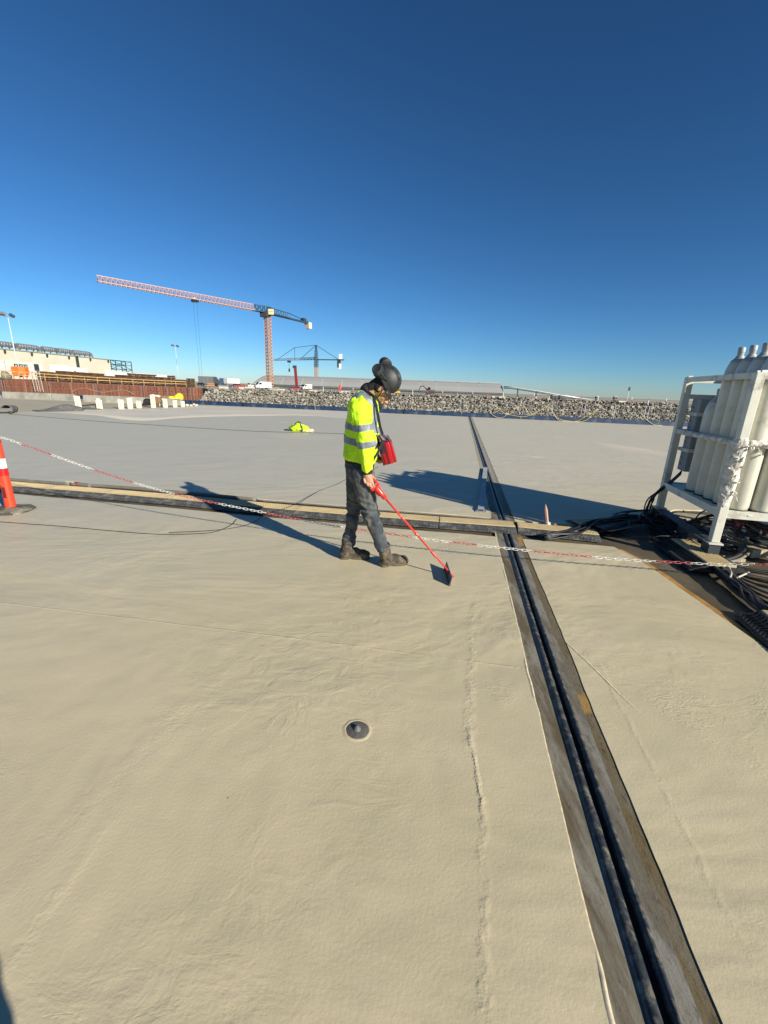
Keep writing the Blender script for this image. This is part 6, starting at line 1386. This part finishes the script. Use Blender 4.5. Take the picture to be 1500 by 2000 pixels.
p = at(1228, 764, 100); t = thing('lamp_post', 'short post with a black lamp head on the right-hand rim of the rocks', 'lamp post', V((p.x, p.y, .2))); MB().bar((p.x, p.y, -.5), p + V((0, 0, .0)), .10).build('pole', M['steel'], t); MB().bbox(p + V((.05, 0, .5)), (.35, .25, .8), .05).build('lamp_head', M['black_rubber'], t)
# ------------------------------------------------------------------ vehicles on the yard
glassm = mat('vehicle_glass', (.012, .016, .02), .12, var=.02)
def vehicle(kind, px0, px1, yb, Y, colr, lab, ang=0.0, roofc=None, cat='car', name='parked_car', hgt=None):
    a = at(px0, yb, Y); b_ = at(px1, yb, Y); Wd = b_.x - a.x; c = V(((a.x + b_.x) / 2, Y + 1.0, (a.z + b_.z) / 2)); L0 = {'car': 4.3, 'van': 5.4, 'suv': 4.6}[kind]; w0 = {'car': 1.75, 'van': 2.0, 'suv': 1.85}[kind]
    ca, sa = abs(math.cos(ang)), abs(math.sin(ang)); s = Wd / (L0 * ca + w0 * sa) if not hgt else 1.0
    prof = {'car': [(-2.1, .35), (-2.12, .75), (-1.55, .92), (-.8, 1.38), (.55, 1.42), (1.35, 1.0), (2.05, .88), (2.15, .55), (2.1, .32)],
            'suv': [(-2.25, .4), (-2.28, .95), (-1.35, 1.08), (-.75, 1.68), (1.7, 1.70), (2.2, 1.05), (2.25, .5), (2.2, .38)],
            'van': [(-2.65, .40), (-2.68, .95), (-2.0, 1.25), (-1.35, 2.10), (-1.1, 2.22), (2.55, 2.24), (2.68, 2.1), (2.68, .45)]}[kind]
    win = {'car': [(-1.35, .97), (-.80, 1.32), (.50, 1.35), (1.15, 1.0)], 'suv': [(-1.15, 1.12), (-.72, 1.58), (1.55, 1.60), (1.9, 1.12)], 'van': [(-1.75, 1.35), (-1.30, 2.0), (-.55, 2.0), (-.55, 1.35)]}[kind]
    Mz = Matrix.Rotation(ang, 3, 'Z'); T = lambda x, y, z: c + Mz @ V((x * s, y * s, z * s))
    t = thing(name, lab, cat, c); pm_ = mat('paint_' + lab.split()[0], colr, .35, var=.03, coat=.3)
    h = w0 / 2; mb = MB(); mb.loft([[T(x, -h, z) for x, z in prof], [T(x, -h * .99 + .05, z + .015) for x, z in prof], [T(x, h - .05, z + .015) for x, z in prof], [T(x, h, z) for x, z in prof]]); mb.build('body', pm_, t)
    for sd_ in (-1, 1): MB().loft([[T(x, sd_ * (h + .004), z) for x, z in win], [T(x, sd_ * (h + .012), z) for x, z in win]]).build('side_window', glassm, t)
    i = {'car': 2, 'suv': 2, 'van': 2}[kind]; (xa, za), (xb, zb_) = prof[i], prof[i + 1]; nx, nz = -(zb_ - za), (xb - xa); ln_ = math.hypot(nx, nz); nx, nz = nx / ln_ * .015, nz / ln_ * .015
    f = lambda t_, y: T(xa + (xb - xa) * t_ + nx, y, za + (zb_ - za) * t_ + nz)
    MB().loft([[f(.10, -h * .88), f(.10, h * .88), f(.92, h * .80), f(.92, -h * .80)], [f(.10, -h * .88) + V((0, 0, .01)), f(.10, h * .88) + V((0, 0, .01)), f(.92, h * .80) + V((0, 0, .01)), f(.92, -h * .80) + V((0, 0, .01))]]).build('windscreen', glassm, t)
    xf = prof[0][0]
    for sd_ in (-1, 1): MB().box(T(xf - .01, sd_ * h * .72, .72 if kind != 'van' else .95), (.05 * s, .38 * s, .16 * s), Mz).build('headlight', mat('lamp_glass', (.7, .7, .66), .2), t)
    MB().box(T(xf - .012, 0, .62 if kind != 'van' else .85), (.05 * s, w0 * .5 * s, .20 * s), Mz).build('grille', M['black_rubber'], t)
    MB().box(T(xf - .02, 0, .42 if kind != 'van' else .50), (.10 * s, w0 * .96 * s, .18 * s), Mz).build('bumper', M['dark_steel'], t)
    for x in (prof[0][0] * .62, abs(prof[0][0]) * .60):
        for sd_ in (-1, 1):
            ax_ = Mz @ V((0, sd_, 0)); wh = MB().lathe(T(x, sd_ * (h - .16), .33), [(.30 * s, 0), (.34 * s, .03 * s), (.34 * s, .17 * s), (.22 * s, .19 * s)], 14, axis=ax_).build('wheel', M['black_rubber'], t); MB().lathe(T(x, sd_ * (h - .16), .33), [(.20 * s, .185 * s), (.17 * s, .20 * s), (.03 * s, .205 * s)], 10, axis=ax_).build('rim', M['steel'], wh)
    if kind == 'van': 
        MB().box(T(-1.35, -h - .12, 1.45), (.12 * s, .14 * s, .30 * s), Mz).build('mirror', M['black_rubber'], t); MB().box(T(.2, -h - .004, .75), (4.2 * s, .02, .07 * s), Mz).build('trim_line', M['dark_steel'], t)
    return t
vehicle('van', 494.5, 527, 759.5, 116, (.76, .76, .72), 'white panel van parked on the rim of the rocks beside the orange crane mast', R(38), cat='van', name='parked_van')
vehicle('suv', 562, 585.5, 763.2, 115, (.20, .012, .018), 'red car parked on the rim of the rocks next to the green and white van', R(30))
gv = vehicle('van', 585, 607, 761.5, 118, (.60, .64, .58), 'green and white van parked right of the red car', R(58), cat='van', name='parked_van')
vehicle('suv', 446, 469, 757.6, 117, (.028, .031, .038), 'dark grey car parked in front of the white box trailer', R(25))
vehicle('car', 466, 477.5, 757.5, 121, (.60, .05, .04), 'red car half hidden behind the dark grey car', R(70))
vehicle('suv', 478.5, 497, 757, 119, (.66, .66, .62), 'white car parked left of the white panel van', R(62))
vehicle('suv', 380, 396, 753, 108, (.020, .022, .026), 'black pickup parked behind the right end of the ochre rail', R(10), cat='pickup', name='parked_pickup')
vehicle('car', 393, 411, 755.5, 109, (.22, .22, .21), 'grey car parked in front of the grey lorry', R(5))
vehicle('suv', 424, 444, 757.3, 119, (.20, .22, .22), 'grey estate car parked left of the dark grey car', R(15))
a = at(386.5, 734.5, 128); b_ = at(416, 735.5, 128); zb = at(400, 754, 128).z; t = thing('box_lorry', 'dark grey box lorry with a sloping cab, left of the cars', 'lorry', (a.x, a.y, zb))
gm = mat('lorry_grey', (.15, .155, .15), .6); MB().loft([[V((a.x, a.y, zb + .6)), V((b_.x, a.y, zb + .6)), V((b_.x, a.y, b_.z)), V((a.x, a.y, a.z))], [V((a.x, a.y + 2.5, zb + .6)), V((b_.x, a.y + 2.5, zb + .6)), V((b_.x, a.y + 2.5, b_.z)), V((a.x, a.y + 2.5, a.z))]]).build('box_body', gm, t)
for k_ in (.35, .62): MB().box((a.x + (b_.x - a.x) * k_, a.y - .03, (a.z + zb) / 2 + .3), (.10, .04, a.z - zb - 1.2)).build('door_bar', M['steel'], t)
e_ = at(427.5, 745, 128); MB().loft([[V((b_.x + .05, a.y + y, zb + .5)), V((e_.x, a.y + y, zb + .5)), V((e_.x, a.y + y, zb + 1.6)), V((e_.x - .9, a.y + y, b_.z - .9)), V((b_.x + .05, a.y + y, b_.z - .05))] for y in (.1, 2.4)]).build('cab', mat('cab_grey', (.07, .075, .078), .45), t)
MB().loft([[V((e_.x - .06, a.y + y, zb + 1.65)), V((e_.x - .84, a.y + y, b_.z - .95)), V((e_.x - .80, a.y + y, b_.z - .93)), V((e_.x + .0, a.y + y, zb + 1.67))] for y in (.2, 2.3)]).build('windscreen', glassm, t)
for x in (a.x + .9, e_.x - .9, a.x + 1.9): MB().lathe((x, a.y + .05, zb + .48), [(.48, 0), (.48, .3)], 14, axis=(0, 1, 0)).build('wheel', M['black_rubber'], t)
a = at(428, 738.6, 150); b_ = at(463, 740, 150); zb = at(445, 752, 150).z; t = thing('box_trailer', 'white and blue box trailer behind the parked cars', 'trailer', (a.x, a.y, zb))
for f0_, f1_, m_ in ((0, .24, mat('panel_blue', (.03, .09, .20), .5)), (.24, .44, mat('panel_grey', (.33, .36, .40), .5)), (.44, 1.0, trw)):
    x0 = a.x + (b_.x - a.x) * f0_; x1 = a.x + (b_.x - a.x) * f1_ - .03; MB().box(((x0 + x1) / 2, a.y + 1.2, (a.z + zb) / 2 + .3), (x1 - x0, 2.4, a.z - zb - .5)).build('side_panel', m_, t)
for k_ in (.5, .64, .78, .92): MB().box((a.x + (b_.x - a.x) * k_, a.y - .02, (a.z + zb) / 2 + .3), (.08, .04, a.z - zb - .7)).build('rib', M['steel'], t)
for x in (a.x + 1.0, b_.x - 1.0): MB().lathe((x, a.y + .1, zb + .4), [(.42, 0), (.42, .3)], 12, axis=(0, 1, 0)).build('wheel', M['black_rubber'], t)
o_ = thing('barrier_board', 'orange barrier board at the right end of the ochre rail', 'barrier', at(408, 756, 100)); 
for y in (749.2, 752.6): a = at(405, y, 100); MB().bar(a, at(418.5, y + .6, 100), .05, .18).build('board', mat('board_orange', (.62, .24, .07), .6), o_)
for x in (406, 412, 418): MB().bar(at(x, 748, 100.1), at(x, 757, 100.1), .1).build('post', ry, o_)
# red and white mesh barriers between the cars, low concrete blocks
for i, (x0, x1, y, cc) in enumerate(((458, 476, 753.6, (.68, .12, .08)), (428, 444, 754.2, (.5, .5, .46)))):
    t = thing('plastic_barrier', ['red slatted plastic barrier in front of the dark grey car', 'grey slatted barrier in front of the grey estate car'][i], 'barrier', at(x0, 758, 112)); mm = mat('barrier_plastic', cc, .5)
    for k_ in range(6): x = x0 + (x1 - x0) * k_ / 5; MB().bar(at(x, y, 112), at(x, 758, 112), .09).build('slat', mm, t)
    for yy in (y, y + 3.2): MB().bar(at(x0, yy, 111.9), at(x1, yy, 111.9), .05, .12).build('rail', mm, t)
cbm = mat('low_block', (.58, .54, .44), .8)
for i, (x0, x1, y) in enumerate(((427, 444.5, 757.5), (466.5, 477, 758), (478, 496, 757), (527, 536, 760.8), (541, 556, 761.5), (604, 612, 763.5), (613.5, 620, 764), (622, 633, 764.3), (661, 683, 765.5), (961, 987, 776), (1208, 1228, 785))):
    a = at(x0, y, 104); b_ = at(x1, y, 104); tag(MB().bbox(((a.x + b_.x) / 2, 104.3, (a.z + b_.z) / 2), (b_.x - a.x, .6, .42), .05).build('concrete_block', cbm, None, org=V((a.x, 104.3, a.z - .2))), 'low pale concrete block on the rocks, ' + ['under the grey estate car', 'below the half hidden red car', 'in front of the white car', 'just right of the white panel van', 'between the white van and the red car', 'right of the green and white van', 'left of the far crane mast', 'right of the far crane mast', 'at the distant orange worker', 'below the right end of the warehouse', 'left of the short lamp post'][i], 'block', 'low concrete blocks on the rim of the rocks')
# distant worker in orange on the rim
p = at(664.5, 766.5, 100); t = thing('person', 'distant worker in orange workwear standing on the rim of the rocks', 'person', p); om2 = mat('orange_workwear', (.70, .10, .05), .8)
mb = MB(); mb.ell(p + V((0, 0, 1.62)), (.10, .11, .13)); mb.caps(p + V((0, 0, 1.45)), p + V((0, 0, .95)), .19, .16)
for s in (-1, 1): mb.caps(p + V((.2 * s, 0, 1.38)), p + V((.26 * s, -.05, .85)), .07, .05); mb.caps(p + V((.09 * s, 0, .9)), p + V((.11 * s, .05 * s, .08)), .10, .07); mb.ell(p + V((.11 * s, -.06, .04)), (.06, .14, .05)); mb.ell(p + V((.27 * s, -.06, .78)), (.045, .04, .08))
blob('body', mb, om2, t, .025, 2); mb = MB(); mb.ell(p + V((0, 0, 1.70)), (.14, .15, .10)); blob('helmet', mb, mat('helmet_red', (.65, .06, .05), .4), t, .02, 1)
# rails with red and white posts all along the rim
fr = thing('site_fence', 'thin steel rails with red and white posts along the rim of the rocks', 'fence', RIM[1]); FP = resample([p + V((0, 1.5, 0)) for p in RIM[2:]], 3.4); rdp = mat('post_red', (.55, .10, .08), .6)
for i, p in enumerate(FP):
    hh = 1.15; MB().bar(p + V((0, 0, -.3)), p + V((0, 0, hh * .55)), .10).build('post', rdp if i % 3 == 0 else trw if i % 3 == 1 else M['dark_steel'], fr); MB().bar(p + V((0, 0, hh * .55)), p + V((0, 0, hh)), .09).build('post', trw if i % 2 else rdp, fr)
for z_ in (1.05, .55):
    for a, b_ in zip(FP[:-1:3], FP[3::3]): MB().bar(a + V((0, 0, z_)), b_ + V((0, 0, z_)), .045).build('rail', M['steel'], fr)
# second, dark handrail further back between the vans and the warehouse
fr = thing('handrail', 'dark two-bar handrail running below the warehouse roof', 'railing', at(540, 752, 140)); 
for y0, y1 in ((751.0, 763.5), (755.3, 767.5)): MB().bar(at(530, y0, 140), at(985, y1 + 5.0, 140), .16).build('rail', M['dark_steel'], fr)
for x in range(535, 985, 22): yy = 751 + (x - 530) * (767.5 - 751) / 455; MB().bar(at(x, yy, 140), at(x, yy + 9, 140), .12).build('post', M['dark_steel'], fr)
# odds and ends on the rim
for i, (x, y, s, c, nm, lb) in enumerate(((1082, 778, 1.35, (.03, .035, .04), 'dark_crate', 'left one of two dark crates on the rim right of the conveyor legs'), (1097, 778.5, 1.35, (.03, .035, .04), 'dark_crate', 'right one of two dark crates on the rim right of the conveyor legs'), (1166, 777.5, .7, (.05, .05, .05), 'dark_crate', 'small dark crate where the conveyor meets the rim'), (1201, 777.5, .7, (.02, .02, .02), 'dark_crate', 'small black crate left of the short lamp post'))):
    p = at(x, y, 99.5); t = thing(nm, lb, 'crate', p); MB().bbox(p + V((0, 0, s * .1)), (s, s, s * .62), .05).build('box', mat('crate_dark', c, .6), t); MB().bbox(p + V((0, 0, s * .45)), (s * 1.08, s * 1.08, .10), .02).build('lid', M['steel'], t); MB().bar(p + V((0, .3, -1)), p + V((0, .3, -s * .22)), .3).build('stand', M['dark_steel'], t)
def excavator(x, y, Y, c, lab, s=1.0, flip=1):
    p = at(x, y, Y); t = thing('excavator', lab, 'excavator', p); m_ = mat('plant_' + lab.split()[1], c, .5); T = lambda a, b_, z: p + V((a * s * flip, b_ * s, z * s))
    for yy in (-.8, .8): MB().bbox(T(0, yy, .3), (2.8 * s, .45 * s, .6 * s), .15 * s).build('track', M['black_rubber'], t)
    MB().bbox(T(.3, 0, 1.0), (2.2 * s, 1.8 * s, .8 * s), .1 * s).build('body', m_, t); MB().bbox(T(-.5, -.4, 1.6), (.9 * s, .8 * s, 1.1 * s), .1 * s).build('cab', glassm, t)
    MB().tube([T(-.8, .3, 1.1), T(-2.2, .3, 2.5), T(-3.2, .3, 2.3)], [.22 * s, .2 * s, .15 * s], 6).build('boom', m_, t); MB().tube([T(-3.2, .3, 2.4), T(-3.7, .3, 1.0)], [.15 * s, .12 * s], 6).build('stick', m_, t); MB().bbox(T(-3.6, .3, .6), (.6 * s, .7 * s, .6 * s), .08 * s).build('bucket', M['dark_steel'], t)
excavator(774, 771, 103, (.62, .45, .04), 'small yellow digger just right of the worker\'s face', .62); excavator(840, 770, 106, (.10, .03, .03), 'small brownish digger with bent arm in front of the warehouse', .75)
